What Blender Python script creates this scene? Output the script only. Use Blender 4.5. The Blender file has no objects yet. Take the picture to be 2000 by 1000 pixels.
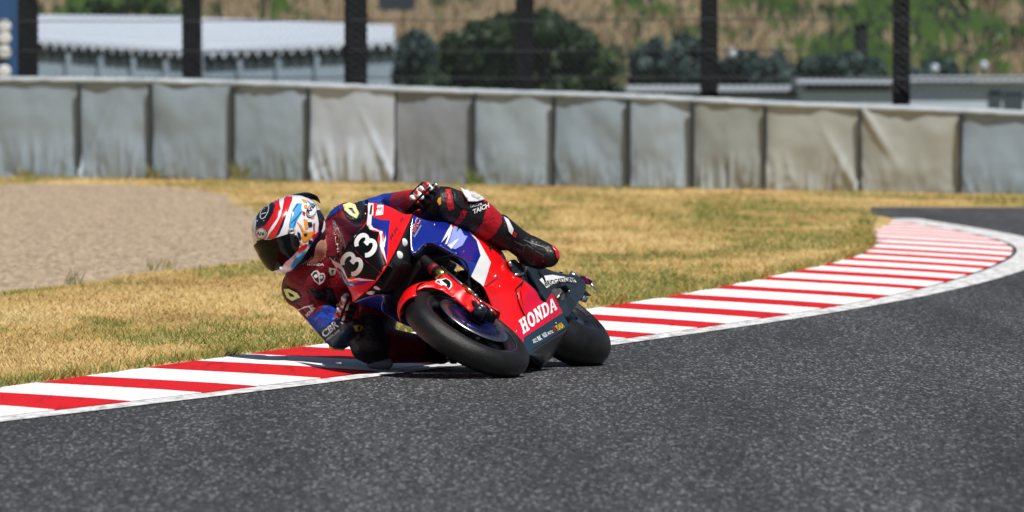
import bpy, bmesh, math, random
import numpy as np
from mathutils import Vector, Matrix, noise
from mathutils.bvhtree import BVHTree
from mathutils.geometry import delaunay_2d_cdt
random.seed(7); rng = np.random.default_rng(7)
S = bpy.context.scene
COL = S.collection
V = Vector
# ------------------------------------------------------------------ camera
H, F = 1.344, 16080.0
PITCH = math.atan(370 / F)
cam = bpy.data.objects.new('camera', bpy.data.cameras.new('camera')); COL.objects.link(cam)
cam.location = (0, 0, H); cam.rotation_euler = (math.pi / 2 - PITCH, 0, 0)
cam.data.sensor_width = 36; cam.data.lens = F / 2000 * 36
cam.data.clip_start = 1; cam.data.clip_end = 5000
cam.data.dof.use_dof = True; cam.data.dof.focus_distance = 36.0; cam.data.dof.aperture_fstop = 7.1
S.camera = cam
# ------------------------------------------------------------------ sky + sun
SUN = V((0.24, -0.40, 0.885)).normalized()
w = bpy.data.worlds.new('World'); S.world = w; w.use_nodes = True
nt = w.node_tree; bg = nt.nodes['Background']
sky = nt.nodes.new('ShaderNodeTexSky'); sky.sky_type = 'NISHITA'; sky.sun_disc = False
sky.sun_elevation = math.asin(SUN.z); sky.sun_rotation = math.atan2(SUN.x, SUN.y)
nt.links.new(sky.outputs[0], bg.inputs[0]); bg.inputs[1].default_value = 0.05
sl = bpy.data.lights.new('sun', 'SUN'); sl.energy = 5.0; sl.angle = math.radians(.53); sl.color = (1, .96, .9)
so = bpy.data.objects.new('sun', sl); COL.objects.link(so); so.rotation_euler = SUN.to_track_quat('Z', 'Y').to_euler()
so.location = (0, 30, 30)
S.view_settings.view_transform = 'Standard'; S.view_settings.look = 'None'
S.view_settings.exposure = 0.0; S.view_settings.gamma = 1
S.render.engine = 'CYCLES'
S.cycles.use_denoising = True; S.cycles.max_bounces = 6; S.cycles.diffuse_bounces = 1; S.cycles.transparent_max_bounces = 12
# ------------------------------------------------------------------ pixel helpers (photo pixels 2000 x 1000)
CP, SP = math.cos(PITCH), math.sin(PITCH)
EYE = V((0, 0, H))
def ray(px, py):
    u = (px - 1000) / F; v = (500 - py) / F
    return V((u, CP + v * SP, -SP + v * CP))
def G(px, py, z=0.0):
    d = ray(px, py); return EYE + d * ((z - H) / d.z)
def D(px, py, d):
    r = ray(px, py); return EYE + r * (d / r.y)
def proj(p):
    q = p - EYE; f = q.y * CP - q.z * SP
    return (1000 + F * q.x / f, 500 - F * (q.y * SP + q.z * CP) / f)
# bike frame: origin front axle, x forward, y left, z up
LEAN = math.radians(55)
cf, cr_c = G(1000, 737), G(1160, 714)
hx = (cf - cr_c).normalized(); l0 = V((0, 0, 1)).cross(hx)
bz = V((0, 0, 1)) * math.cos(LEAN) - l0 * math.sin(LEAN)
by = l0 * math.cos(LEAN) + V((0, 0, 1)) * math.sin(LEAN)
BO = cf + bz * .24 + V((0, 0, .06))
def W(x, y, z): return BO + hx * x + by * y + bz * z
def Lc(p): q = p - BO; return V((q.dot(hx), q.dot(by), q.dot(bz)))
def B(px, py, X):
    d = ray(px, py); return EYE + d * ((X - (EYE - BO).dot(hx)) / d.dot(hx))
def mir(p): q = Lc(p); return W(q.x, -q.y, q.z)
# ------------------------------------------------------------------ materials
MATS = {}
def mat(name, col, rough=.5, metal=0, coat=0, var=0, vscale=8, bump=0, bscale=60, stretch=None, spec=.5, col2=None, thr=None, trans=0):
    if name in MATS: return MATS[name]
    m = bpy.data.materials.new(name); m.use_nodes = True; N = m.node_tree.nodes; K = m.node_tree.links
    b = N['Principled BSDF']; b.inputs['Base Color'].default_value = (*col, 1)
    b.inputs['Roughness'].default_value = rough; b.inputs['Metallic'].default_value = metal
    b.inputs['Coat Weight'].default_value = coat; b.inputs['Coat Roughness'].default_value = .04
    b.inputs['Specular IOR Level'].default_value = spec
    if trans: b.inputs['Transmission Weight'].default_value = trans
    if var or bump or col2:
        tc = N.new('ShaderNodeTexCoord'); mp = N.new('ShaderNodeMapping'); K.new(tc.outputs['Object'], mp.inputs[0])
        if stretch: mp.inputs['Scale'].default_value = stretch
    if var or col2:
        n = N.new('ShaderNodeTexNoise'); n.inputs['Scale'].default_value = vscale; n.inputs['Detail'].default_value = 6
        n.inputs['Roughness'].default_value = .65
        K.new(mp.outputs[0], n.inputs[0])
        r = N.new('ShaderNodeValToRGB'); a, c = (thr or (.3, .7)); r.color_ramp.elements[0].position = a; r.color_ramp.elements[1].position = c
        c1 = col if col2 else tuple(max(0, x * (1 - var)) for x in col); c2 = col2 if col2 else tuple(min(1, x * (1 + var)) for x in col)
        r.color_ramp.elements[0].color = (*c1, 1); r.color_ramp.elements[1].color = (*c2, 1)
        K.new(n.outputs[0], r.inputs[0]); K.new(r.outputs[0], b.inputs['Base Color'])
    if bump:
        n2 = N.new('ShaderNodeTexNoise'); n2.inputs['Scale'].default_value = bscale; n2.inputs['Detail'].default_value = 4
        K.new(mp.outputs[0], n2.inputs[0]); bp = N.new('ShaderNodeBump'); bp.inputs['Strength'].default_value = bump
        bp.inputs['Distance'].default_value = .01
        K.new(n2.outputs[0], bp.inputs['Height']); K.new(bp.outputs[0], b.inputs['Normal'])
    MATS[name] = m; return m
RED = mat('paint_red', (.80, .004, .006), .35, coat=.25, var=.05, spec=.35)
CHERRY = mat('paint_cherry', (.62, .004, .035), .35, coat=.25, var=.05, spec=.35)
BLUE = mat('paint_blue', (.006, .018, .25), .25, coat=.8, var=.08)
NAVY = mat('paint_navy', (.008, .018, .05), .3, coat=.6)
TEAL = mat('panel_dark_teal', (.012, .035, .055), .4)
WHITE = mat('paint_white', (.80, .80, .80), .3, coat=.4)
LILAC = mat('paint_lilac', (.30, .38, .78), .3, coat=.3)
BLACK = mat('paint_black', (.004, .004, .005), .4, spec=.15)
MATTE = mat('matte_black', (.005, .005, .006), .7, spec=.2)
RUB = mat('tyre_rubber', (.008, .008, .0078), .40, var=.5, vscale=22, bump=.3, bscale=260, spec=.38)
RIM = mat('rim_dark', (.012, .013, .018), .3, metal=.2, coat=.3)
ALU = mat('aluminium', (.65, .66, .68), .28, metal=1)
GOLD = mat('gold_anodised', (.75, .50, .18), .25, metal=1)
DISC = mat('disc_steel', (.34, .34, .40), .3, metal=1, var=.3, vscale=40)
DBLUE = mat('disc_blue', (.007, .008, .075), .35, metal=.5)
ORANGE = mat('orange', (.85, .20, .05), .4)
YEL = mat('yellow', (.75, .48, .03), .4)
PALEY = mat('pale_yellow', (.64, .70, .30), .4)
CARB = mat('swingarm_dark', (.022, .032, .042), .35, metal=.3, coat=.3, var=.3, vscale=20)
PURP = mat('purple_anodised', (.12, .01, .06), .3, metal=.7)
MARO = mat('leather_maroon', (.17, .005, .014), .5, var=.25, vscale=14, bump=.5, bscale=60, spec=.35)
LRED = mat('leather_red', (.40, .007, .016), .45, var=.2, vscale=14, bump=.5, bscale=60, spec=.35)
LBLUE = mat('leather_blue', (.008, .035, .28), .45, var=.25, vscale=14, bump=.5, bscale=60, spec=.35)
LNAVY = mat('leather_navy', (.006, .012, .035), .4, var=.2, vscale=14, bump=.25, bscale=45)
LBLK = mat('leather_black', (.008, .008, .009), .42, var=.3, vscale=12, bump=.5, bscale=60, spec=.4)
LWHT = mat('leather_white', (.74, .73, .73), .4, var=.06, bump=.1)
SKIN = mat('skin', (.42, .20, .13), .5)
GREYP = mat('slider_grey', (.22, .22, .25), .5, var=.3, vscale=40)
CYAN = mat('helmet_cyan', (.06, .34, .68), .25, coat=.6)
HORG = mat('helmet_orange', (.80, .30, .03), .25, coat=.6)
HRED = mat('helmet_red', (.55, .008, .012), .25, coat=.8)
HWHT = mat('helmet_white', (.72, .73, .77), .22, coat=.8)
HBLK = mat('helmet_black', (.007, .007, .01), .2, coat=.8)
VISOR = mat('visor_smoke', (.004, .004, .004), .08, spec=.15)
def tint_mat(name, col, fac):
    m = bpy.data.materials.new(name); m.use_nodes = True; N = m.node_tree.nodes; K = m.node_tree.links
    N.remove(N['Principled BSDF']); t = N.new('ShaderNodeBsdfTransparent'); t.inputs[0].default_value = (*col, 1)
    g = N.new('ShaderNodeBsdfGlossy'); g.inputs['Roughness'].default_value = .04
    mx = N.new('ShaderNodeMixShader'); fr = N.new('ShaderNodeFresnel'); fr.inputs[0].default_value = 1.45
    K.new(fr.outputs[0], mx.inputs[0])
    K.new(t.outputs[0], mx.inputs[1]); K.new(g.outputs[0], mx.inputs[2]); K.new(mx.outputs[0], N['Material Output'].inputs[0]); return m
SCREEN = tint_mat('screen_tint', (.46, .28, .34), .1)
# ------------------------------------------------------------------ object helpers
def tag(o, label=None, cat=None, group=None, kind=None):
    if label: o['label'] = label
    if cat: o['category'] = cat
    if group: o['group'] = group
    if kind: o['kind'] = kind
    return o
def empty(name, loc):
    o = bpy.data.objects.new(name, None); COL.objects.link(o); o.location = loc; o.empty_display_size = .1
    bpy.context.view_layer.update(); return o
def base(p):
    b = V((0, 0, 0))
    while p is not None: b = b + p.location; p = p.parent
    return b
def mk(name, vs, fs, mats, parent=None, smooth=True, mi=None, solid=0, bevel=0):
    me = bpy.data.meshes.new(name); b = base(parent)
    me.from_pydata([tuple(V(v) - b) for v in vs], [], fs)
    if not isinstance(mats, (list, tuple)): mats = [mats]
    for m in mats: me.materials.append(m)
    if mi is not None: me.polygons.foreach_set('material_index', mi)
    if smooth: me.polygons.foreach_set('use_smooth', [True] * len(me.polygons))
    me.update()
    o = bpy.data.objects.new(name, me); COL.objects.link(o); o.parent = parent
    if solid:
        md = o.modifiers.new('s', 'SOLIDIFY'); md.thickness = solid; md.offset = 0
    if bevel:
        md = o.modifiers.new('b', 'BEVEL'); md.width = bevel; md.segments = 2; md.limit_method = 'ANGLE'
    return o
def bm_mk(name, bm, mats, parent=None, smooth=True, **k):
    bm.verts.index_update()
    vs = [v.co.copy() for v in bm.verts]; fs = [[v.index for v in f.verts] for f in bm.faces]; mi = [f.material_index for f in bm.faces]
    return mk(name, vs, fs, mats, parent, smooth, mi, **k)
def box_vf(o, a, b, c):   # centre + half vectors
    vs = [o + a * i + b * j + c * k for i in (-1, 1) for j in (-1, 1) for k in (-1, 1)]
    return vs, [(0, 1, 3, 2), (4, 6, 7, 5), (0, 4, 5, 1), (2, 3, 7, 6), (0, 2, 6, 4), (1, 5, 7, 3)]
def box(name, o, a, b, c, m, parent=None, bevel=.004):
    vs, fs = box_vf(o, a, b, c); return mk(name, vs, fs, m, parent, False, bevel=bevel)
class MB:
    def __init__(s): s.v = []; s.f = []; s.m = []
    def add(s, vf, m=0):
        n = len(s.v); s.v += list(vf[0]); s.f += [tuple(i + n for i in f) for f in vf[1]]; s.m += [m] * len(vf[1]); return s
    def build(s, name, mats, parent=None, smooth=True, **k): return mk(name, s.v, s.f, mats, parent, smooth, s.m, **k)
def frame(d):
    d = d.normalized(); a = d.orthogonal().normalized(); return a, d.cross(a)
def tube_vf(pts, rad, n=10, cap=True):
    if not isinstance(rad, (list, tuple)): rad = [rad] * len(pts)
    vs, fs = [], []; a = None
    for i, p in enumerate(pts):
        d = (pts[min(i + 1, len(pts) - 1)] - pts[max(i - 1, 0)]).normalized()
        a = d.orthogonal().normalized() if a is None else (a - d * a.dot(d)).normalized()
        b = d.cross(a)
        vs += [p + (a * math.cos(t) + b * math.sin(t)) * rad[i] for t in [2 * math.pi * k / n for k in range(n)]]
    for i in range(len(pts) - 1):
        for k in range(n): fs.append((i * n + k, i * n + (k + 1) % n, (i + 1) * n + (k + 1) % n, (i + 1) * n + k))
    if cap: fs += [tuple(range(n))[::-1], tuple(range((len(pts) - 1) * n, len(pts) * n))]
    return vs, fs
def tube(name, pts, rad, m, parent=None, n=10): v, f = tube_vf(pts, rad, n); return mk(name, v, f, m, parent)
def capsule_vf(p, q, r0, r1, n=20, k=7):
    d = (q - p); L = d.length; d = d / L if L > 1e-6 else V((0, 0, 1)); pts, rs = [], []
    for i in range(k): t = math.pi / 2 * (i / (k - 1)); pts.append(p - d * r0 * math.cos(t)); rs.append(max(1e-4, r0 * math.sin(t)))
    for i in range(k): t = math.pi / 2 * (i / (k - 1)); pts.append(q + d * r1 * math.sin(t)); rs.append(max(1e-4, r1 * math.cos(t)))
    a, b = frame(d); vs, fs = [], []
    for pt, r in zip(pts, rs): vs += [pt + (a * math.cos(t) + b * math.sin(t)) * r for t in [2 * math.pi * j / n for j in range(n)]]
    for i in range(len(pts) - 1):
        for j in range(n): fs.append((i * n + j, i * n + (j + 1) % n, (i + 1) * n + (j + 1) % n, (i + 1) * n + j))
    fs += [tuple(range(n))[::-1], tuple(range((len(pts) - 1) * n, len(pts) * n))]
    return vs, fs
def lathe_vf(prof, c, ax, n=96, a0=0, a1=2 * math.pi, ref=None):
    ax = ax.normalized()
    if ref is None: u, v = frame(ax)
    else: u = (ref - ax * ref.dot(ax)).normalized(); v = ax.cross(u)
    full = abs(a1 - a0 - 2 * math.pi) < 1e-6; m = n if full else n + 1; vs, fs = [], []; k = len(prof)
    for i in range(m):
        t = a0 + (a1 - a0) * i / n
        vs += [c + ax * y + (u * math.cos(t) + v * math.sin(t)) * r for y, r in prof]
    for i in range(n):
        j = (i + 1) % m
        for q in range(k - 1): fs.append((i * k + q, i * k + q + 1, j * k + q + 1, j * k + q))
    return vs, fs
def cr(p0, p1, p2, p3, t): return .5 * ((2 * p1) + (p2 - p0) * t + (2 * p0 - 5 * p1 + 4 * p2 - p3) * t * t + (3 * p1 - p0 - 3 * p2 + p3) * t ** 3)
def spline(pts, n):
    out = []; m = len(pts)
    for i in range(m - 1):
        for k in range(n): out.append(cr(pts[max(i - 1, 0)], pts[i], pts[i + 1], pts[min(i + 2, m - 1)], k / n))
    out.append(pts[-1]); return out
def grid_vf(rows):
    n = len(rows[0]); vs = [p for r in rows for p in r]
    return vs, [(i * n + j, i * n + j + 1, (i + 1) * n + j + 1, (i + 1) * n + j) for i in range(len(rows) - 1) for j in range(n - 1)]
def dense(rows, nt_, ns):
    a = [spline(r, ns) for r in rows]; b = [spline([r[j] for r in a], nt_) for j in range(len(a[0]))]
    return [[b[j][i] for j in range(len(b))] for i in range(len(b[0]))]
def inpoly(x, y, P):
    c = False; j = len(P) - 1
    for i in range(len(P)):
        if (P[i][1] > y) != (P[j][1] > y) and x < (P[j][0] - P[i][0]) * (y - P[i][1]) / (P[j][1] - P[i][1]) + P[i][0]: c = not c
        j = i
    return c
def to_bm(vf):
    bm = bmesh.new(); vv = [bm.verts.new(p) for p in vf[0]]
    for f in vf[1]: bm.faces.new([vv[i] for i in f])
    return bm
def paint(bm, polys):      # livery: cut the panel along each colour edge, then assign the paint
    for P, mi in polys:
        for i in range(len(P)):
            a, b = P[i], P[(i + 1) % len(P)]
            n = ray(*a).cross(ray(*b)).normalized()
            x0, x1 = min(a[0], b[0]) - 6, max(a[0], b[0]) + 6; y0, y1 = min(a[1], b[1]) - 6, max(a[1], b[1]) + 6
            fs = []
            for f in bm.faces:
                c = [proj(v.co) for v in f.verts]
                if max(q[0] for q in c) > x0 and min(q[0] for q in c) < x1 and max(q[1] for q in c) > y0 and min(q[1] for q in c) < y1: fs.append(f)
            g = list({e for f in fs for e in f.edges} | {v for f in fs for v in f.verts}) + fs
            bmesh.ops.bisect_plane(bm, geom=g, plane_co=EYE, plane_no=n, dist=1e-6)
        for f in bm.faces:
            c = proj(f.calc_center_median())
            if inpoly(c[0], c[1], P): f.material_index = mi
    return bm
def bvh_of(*objs):
    vs, fs = [], []
    for o in objs:
        b = base(o); n = len(vs)
        vs += [v.co + b for v in o.data.vertices]; fs += [[i + n for i in p.vertices] for p in o.data.polygons]
    return BVHTree.FromPolygons(vs, fs)
def cdt(polys, holes=(), step=None):
    vs, fs = [], []
    for P in list(polys) + list(holes):
        n = len(vs); P = list(P)
        if sum(P[i - 1][0] * P[i][1] - P[i][0] * P[i - 1][1] for i in range(len(P))) < 0: P = P[::-1]
        for p in P: vs.append(V((p[0], p[1])))
        fs.append(list(range(n, n + len(P))))
    nh = len(polys)
    if step:
        xs = [v.x for v in vs]; ys = [v.y for v in vs]
        y = min(ys) + step / 2
        while y < max(ys):
            x = min(xs) + step / 2
            while x < max(xs):
                vs.append(V((x, y))); x += step
            y += step
    r = delaunay_2d_cdt(vs, [], fs, 0, 1e-4)
    keep = [f for f, o in zip(r[2], r[5]) if o and all(i < nh for i in o)]
    return [tuple(v) for v in r[0]], keep
def project(pts, faces, bvh, off):
    out, idx = [], {}
    for i, p in enumerate(pts):
        h = bvh.ray_cast(EYE, ray(*p).normalized())
        if h[0] is None: continue
        n = h[1] if h[1].dot(ray(*p)) < 0 else -h[1]
        idx[i] = len(out); out.append(h[0] + n * off)
    fs = []
    for f in faces:
        if all(i in idx for i in f):
            g = [idx[i] for i in f]
            if max((out[a] - out[b]).length for a in g for b in g) < .2: fs.append(g)
    return out, fs
def decal(name, polys, bvh, m, parent, off=.0035, holes=(), step=6, mirror=False):
    v, f = cdt(polys, holes, step); v, f = project(v, f, bvh, off)
    if not f: print('decal missed', name); return
    if mirror:
        n = len(v); v = v + [mir(p) for p in v]; f = f + [[i + n for i in g][::-1] for g in f]
    return mk(name, v, f, m, parent, True)
def text2d(s, p0, p1, h, shear=0, up=None, bold=0):
    c = bpy.data.curves.new('t', 'FONT'); c.body = s; c.offset = bold; c.resolution_u = 3
    o = bpy.data.objects.new('t', c); COL.objects.link(o); bpy.context.view_layer.update()
    me = bpy.data.meshes.new_from_object(o.evaluated_get(bpy.context.evaluated_depsgraph_get()))
    bpy.data.objects.remove(o); bpy.data.curves.remove(c)
    P = [(v.co.x, v.co.y) for v in me.vertices]; Fc = [tuple(p.vertices) for p in me.polygons]; bpy.data.meshes.remove(me)
    x0, x1 = min(p[0] for p in P), max(p[0] for p in P); y1 = max(p[1] for p in P); y0 = min(0, min(p[1] for p in P))
    dx, dy = p1[0] - p0[0], p1[1] - p0[1]; L = math.hypot(dx, dy)
    u = up or (dy / L * h, -dx / L * h)
    out = []
    for x, y in P:
        s_ = (x - x0) / (x1 - x0); t = y / y1; s_ += shear * t
        out.append((p0[0] + dx * s_ + u[0] * t, p0[1] + dy * s_ + u[1] * t))
    return out, Fc
def lettering(name, s, p0, p1, h, bvh, m, parent, off=.0045, **k):
    P, Fc = text2d(s, p0, p1, h, **k); v, f = project(P, Fc, bvh, off)
    if f: return mk(name, v, f, m, parent, False)
    print('lettering missed', s)
def ell(cx, cy, rx, ry, a=0, n=28, t0=0, t1=2 * math.pi):
    c, s = math.cos(a), math.sin(a); o = []
    for i in range(n):
        t = t0 + (t1 - t0) * i / n; x, y = rx * math.cos(t), ry * math.sin(t); o.append((cx + x * c - y * s, cy + x * s + y * c))
    return o
def stroke(pts, w):
    L, R = [], []
    for i, p in enumerate(pts):
        a, b = pts[max(i - 1, 0)], pts[min(i + 1, len(pts) - 1)]; dx, dy = b[0] - a[0], b[1] - a[1]; l = math.hypot(dx, dy)
        L.append((p[0] - dy / l * w / 2, p[1] + dx / l * w / 2)); R.append((p[0] + dy / l * w / 2, p[1] - dx / l * w / 2))
    return L + R[::-1]
def aff(P, o, ux, uy): return [(o[0] + p[0] * ux[0] + p[1] * uy[0], o[1] + p[0] * ux[1] + p[1] * uy[1]) for p in P]
def remesh(vf, vox, smooth=5):
    me = bpy.data.meshes.new('r'); me.from_pydata([tuple(v) for v in vf[0]], [], vf[1])
    o = bpy.data.objects.new('r', me); COL.objects.link(o)
    m = o.modifiers.new('r', 'REMESH'); m.mode = 'VOXEL'; m.voxel_size = vox
    s = o.modifiers.new('s', 'SMOOTH'); s.factor = .5; s.iterations = smooth
    bpy.context.view_layer.update()
    e = o.evaluated_get(bpy.context.evaluated_depsgraph_get()); r = bpy.data.meshes.new_from_object(e)
    vs = [v.co.copy() for v in r.vertices]; ns = [v.normal.copy() for v in r.vertices]; fs = [tuple(p.vertices) for p in r.polygons]
    bpy.data.objects.remove(o); bpy.data.meshes.remove(me); bpy.data.meshes.remove(r); return vs, ns, fs
# ================================================================== SETTING
def interp(tab, d):
    if d <= tab[0][0]:
        a, b = tab[0], tab[1]
    elif d >= tab[-1][0]:
        a, b = tab[-2], tab[-1]
    else:
        for a, b in zip(tab, tab[1:]):
            if a[0] <= d <= b[0]: break
    t = (d - a[0]) / (b[0] - a[0]); return a[1] + (b[1] - a[1]) * t
def tab(px, z):
    t = [(G(x, y, z).y, G(x, y, z).x) for x, y in px]; t.sort(); return t
def smooth_tab(t):
    ds = np.linspace(t[0][0] - 6, t[-1][0], 160); xs = np.array([interp(t, d) for d in ds])
    for _ in range(60): xs[1:-1] = xs[1:-1] * .5 + (xs[:-2] + xs[2:]) * .25
    return list(zip(ds, xs))
ZG = .062
XT = smooth_tab(tab([(17, 813), (160, 796), (290, 782), (415, 769), (500, 757), (740, 727), (1210, 665), (1410, 635), (1550, 615), (1700, 587), (1800, 565), (1875, 544), (1925, 526), (1965, 508), (1985, 493), (1983, 482), (1950, 469), (1900, 457), (1800, 440), (1718, 427)], 0))
XG = smooth_tab(tab([(0, 758), (105, 744), (225, 727), (335, 711), (445, 695), (560, 681), (640, 672), (1175, 601), (1260, 588), (1320, 578), (1425, 559), (1500, 542), (1557, 529), (1625, 515), (1670, 505), (1703, 490), (1712, 470), (1705, 455), (1690, 446)], ZG) + [(68.5, G(1696, 437, 0).x * 1.0), (72.9, G(1716, 427, 0).x)])
def dwall(px): return 92.5 - 4.5 * px / 2000
def TZ(x, d):      # the turf tilts gently toward the barrier foot
    t = max(0, min(1, (d - 60) / 24)); t = t * t * (3 - 2 * t); s_ = max(-.9, min(.9, x / 5.6))
    return ZG + (.040 - .068 * s_ - ZG) * t
def kz(d): return ZG if d < 63 else max(.012, ZG * (1 - (d - 63) / 9))
ASPH = mat('asphalt', (.055, .056, .060), .75)
def asphalt_nodes(m):
    N = m.node_tree.nodes; K = m.node_tree.links; b = N['Principled BSDF']
    tc = N.new('ShaderNodeTexCoord'); mp = N.new('ShaderNodeMapping'); mp.inputs['Scale'].default_value = (1, .13, 1); mp.inputs['Rotation'].default_value = (0, 0, .12)
    K.new(tc.outputs['Object'], mp.inputs[0])
    vo = N.new('ShaderNodeTexVoronoi'); vo.inputs['Scale'].default_value = 104; K.new(mp.outputs[0], vo.inputs[0])
    r = N.new('ShaderNodeValToRGB'); e = r.color_ramp.elements; e[0].position = .02; e[0].color = (.010, .0102, .0108, 1); e[1].position = .98; e[1].color = (.19, .192, .20, 1)
    q = e.new(.5); q.color = (.040, .0408, .043, 1); q = e.new(.84); q.color = (.066, .0675, .071, 1)
    sp = N.new('ShaderNodeSeparateColor'); K.new(vo.outputs['Color'], sp.inputs[0]); K.new(sp.outputs[0], r.inputs[0])
    n1 = N.new('ShaderNodeTexNoise'); n1.inputs['Scale'].default_value = 1.1; n1.inputs['Detail'].default_value = 5
    mp2 = N.new('ShaderNodeMapping'); mp2.inputs['Scale'].default_value = (1.6, .10, 1); mp2.inputs['Rotation'].default_value = (0, 0, .2); K.new(tc.outputs['Object'], mp2.inputs[0]); K.new(mp2.outputs[0], n1.inputs[0])
    r1 = N.new('ShaderNodeMapRange'); r1.inputs[3].default_value = .52; r1.inputs[4].default_value = 1.22; r1.inputs[1].default_value = .3; r1.inputs[2].default_value = .7; K.new(n1.outputs[0], r1.inputs[0])
    mx = N.new('ShaderNodeMix'); mx.data_type = 'RGBA'; mx.blend_type = 'MULTIPLY'; mx.inputs[0].default_value = 1
    K.new(r.outputs[0], mx.inputs[6]); K.new(r1.outputs[0], mx.inputs[7]); K.new(mx.outputs[2], b.inputs['Base Color'])
    bp = N.new('ShaderNodeBump'); bp.inputs['Strength'].default_value = .55; bp.inputs['Distance'].default_value = .006
    K.new(vo.outputs['Distance'], bp.inputs['Height']); K.new(bp.outputs[0], b.inputs['Normal'])
asphalt_nodes(ASPH)
def flat(name, pts, m, kind='structure'):
    P = [(p[0], p[1]) for p in pts]; v, f = cdt([P]); z = pts[0][2]
    return tag(mk(name, [(a, b, z) for a, b in v], f, m, None, False), kind=kind)
EARTH = mat('far_ground', (.16, .12, .05), .9, col2=(.10, .12, .04), vscale=.2)
tag(mk('ground', [(-1500, -300, -.06), (1500, -300, -.06), (1500, 2500, -.06), (-1500, 2500, -.06)], [(0, 1, 2, 3)], EARTH, None, False), kind='structure')
tag(mk('road', [(-8, -4, 0), (60, -4, 0), (60, 79.2, 0), (-8, 79.2, 0)], [(0, 1, 2, 3)], ASPH, None, False), kind='structure')
# painted white edge line
LINE = mat('line_paint', (.30, .30, .30), .6, col2=(.74, .74, .74), vscale=14, thr=(.34, .56), stretch=(1, .25, 1), spec=.2)
def edge_curve(tb, d0, d1, st=.25):
    n = int((d1 - d0) / st) + 1; return [(interp(tb, d0 + (d1 - d0) * i / (n - 1)), d0 + (d1 - d0) * i / (n - 1)) for i in range(n)]
ec = edge_curve(XT, 27, 72.6)
vs = []
for i, (x, d) in enumerate(ec):
    a = V(ec[max(i - 1, 0)]); b = V(ec[min(i + 1, len(ec) - 1)]); t = (b - a).normalized(); n = V((t.y, -t.x))
    wd = .11 + .09 * max(0, min(1, (d - 40) / 18)); g = .05 + .06 * max(0, min(1, (d - 46) / 10))
    vs += [(x + n.x * g * .3, d + n.y * g * .3, .004), (x + n.x * (g + wd), d + n.y * (g + wd), .004)]
tag(mk('edge_line', vs, [(2 * i, 2 * i + 1, 2 * i + 3, 2 * i + 2) for i in range(len(ec) - 1)], LINE, None, False), kind='structure')
# kerb of red and white blocks
KRED = mat('kerb_red', (.36, .008, .010), .6, col2=(.58, .010, .015), vscale=5, stretch=(5, .5, 1), thr=(.32, .46), bump=.15, bscale=40, spec=.15)
KWHT = mat('kerb_white', (.56, .56, .55), .6, col2=(.86, .86, .86), vscale=5, stretch=(5, .5, 1), thr=(.31, .45), bump=.12, bscale=40, spec=.15)
dk = [33.8, 34.5, 35.37, 36.2, 37.0, 37.9, 38.8, 39.7, 40.6, 41.25, 42.2, 42.9, 43.8, 44.6, 45.6, 46.35, 47.5, 48.2, 49.5, 50.15, 51.2, 52, 52.9, 53.6, 54.5, 55.25, 56.1, 56.9, 57.6, 58.4]
while dk[-1] < 71.5: dk.append(dk[-1] + (1.0 if len(dk) % 2 == 0 else .72))
dk = [33.8 - .85 * i for i in range(8, 0, -1)] + dk
kerb = tag(empty('kerb', (interp(XT, 36), 36, 0)), kind='structure')
for i in range(len(dk) - 1):
    rows = []
    for q in range(5):
        d = dk[i] + (dk[i + 1] - dk[i]) * q / 4; xt = interp(XT, d); dg = d - .45 * max(0, min(1, (43 - d) / 9)); xg = interp(XG, dg); z = kz(d)
        jr = .02 * noise.noise(V((d * 7, 0, 0)))
        c = [V((xt + .0, d, -.03)), V((xt, d, .006))]
        for s_ in (.25, .5, .75, 1): c.append(V((xt + (xg - xt) * s_ + (jr if s_ == 1 else 0), d + (dg - d) * s_, .006 + (z + .002 - .006) * (s_ ** .9))))
        c.append(V((c[-1].x, c[-1].y, -.03))); rows.append(c)
    mk('kerb_block', *grid_vf(rows), KRED if i % 2 == 0 else KWHT, kerb, False)
# infield turf sheet and the strip beyond the road
TURF = mat('dry_turf', (.30, .20, .07), .9)
def turf_nodes(m):
    N = m.node_tree.nodes; K = m.node_tree.links; b = N['Principled BSDF']; tc = N.new('ShaderNodeTexCoord')
    mp = N.new('ShaderNodeMapping'); mp.inputs['Scale'].default_value = (.8, .22, 1); K.new(tc.outputs['Object'], mp.inputs[0])
    n = N.new('ShaderNodeTexNoise'); n.inputs['Scale'].default_value = 1.0; n.inputs['Detail'].default_value = 8; n.inputs['Roughness'].default_value = .7; K.new(mp.outputs[0], n.inputs[0])
    r = N.new('ShaderNodeValToRGB'); e = r.color_ramp.elements; e[0].position = .3; e[0].color = (.17, .15, .035, 1); e[1].position = .7; e[1].color = (.58, .43, .19, 1)
    q = e.new(.42); q.color = (.30, .22, .065, 1); q = e.new(.54); q.color = (.46, .31, .11, 1); K.new(n.outputs[0], r.inputs[0]); K.new(r.outputs[0], b.inputs['Base Color'])
turf_nodes(TURF)
tp = [(-40, 20, ZG)]
for d in np.linspace(20, 72.6, 90): tp.append((interp(XG, d) if d > 26 else interp(XG, 26) - (26 - d) * .3, d, ZG))
e1 = G(1683, 409, ZG); tp += [(e1.x, e1.y, ZG), (e1.x + .3, 79.0, ZG), (45, 79.0, ZG), (45, 125, ZG), (-40, 125, ZG)]
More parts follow.
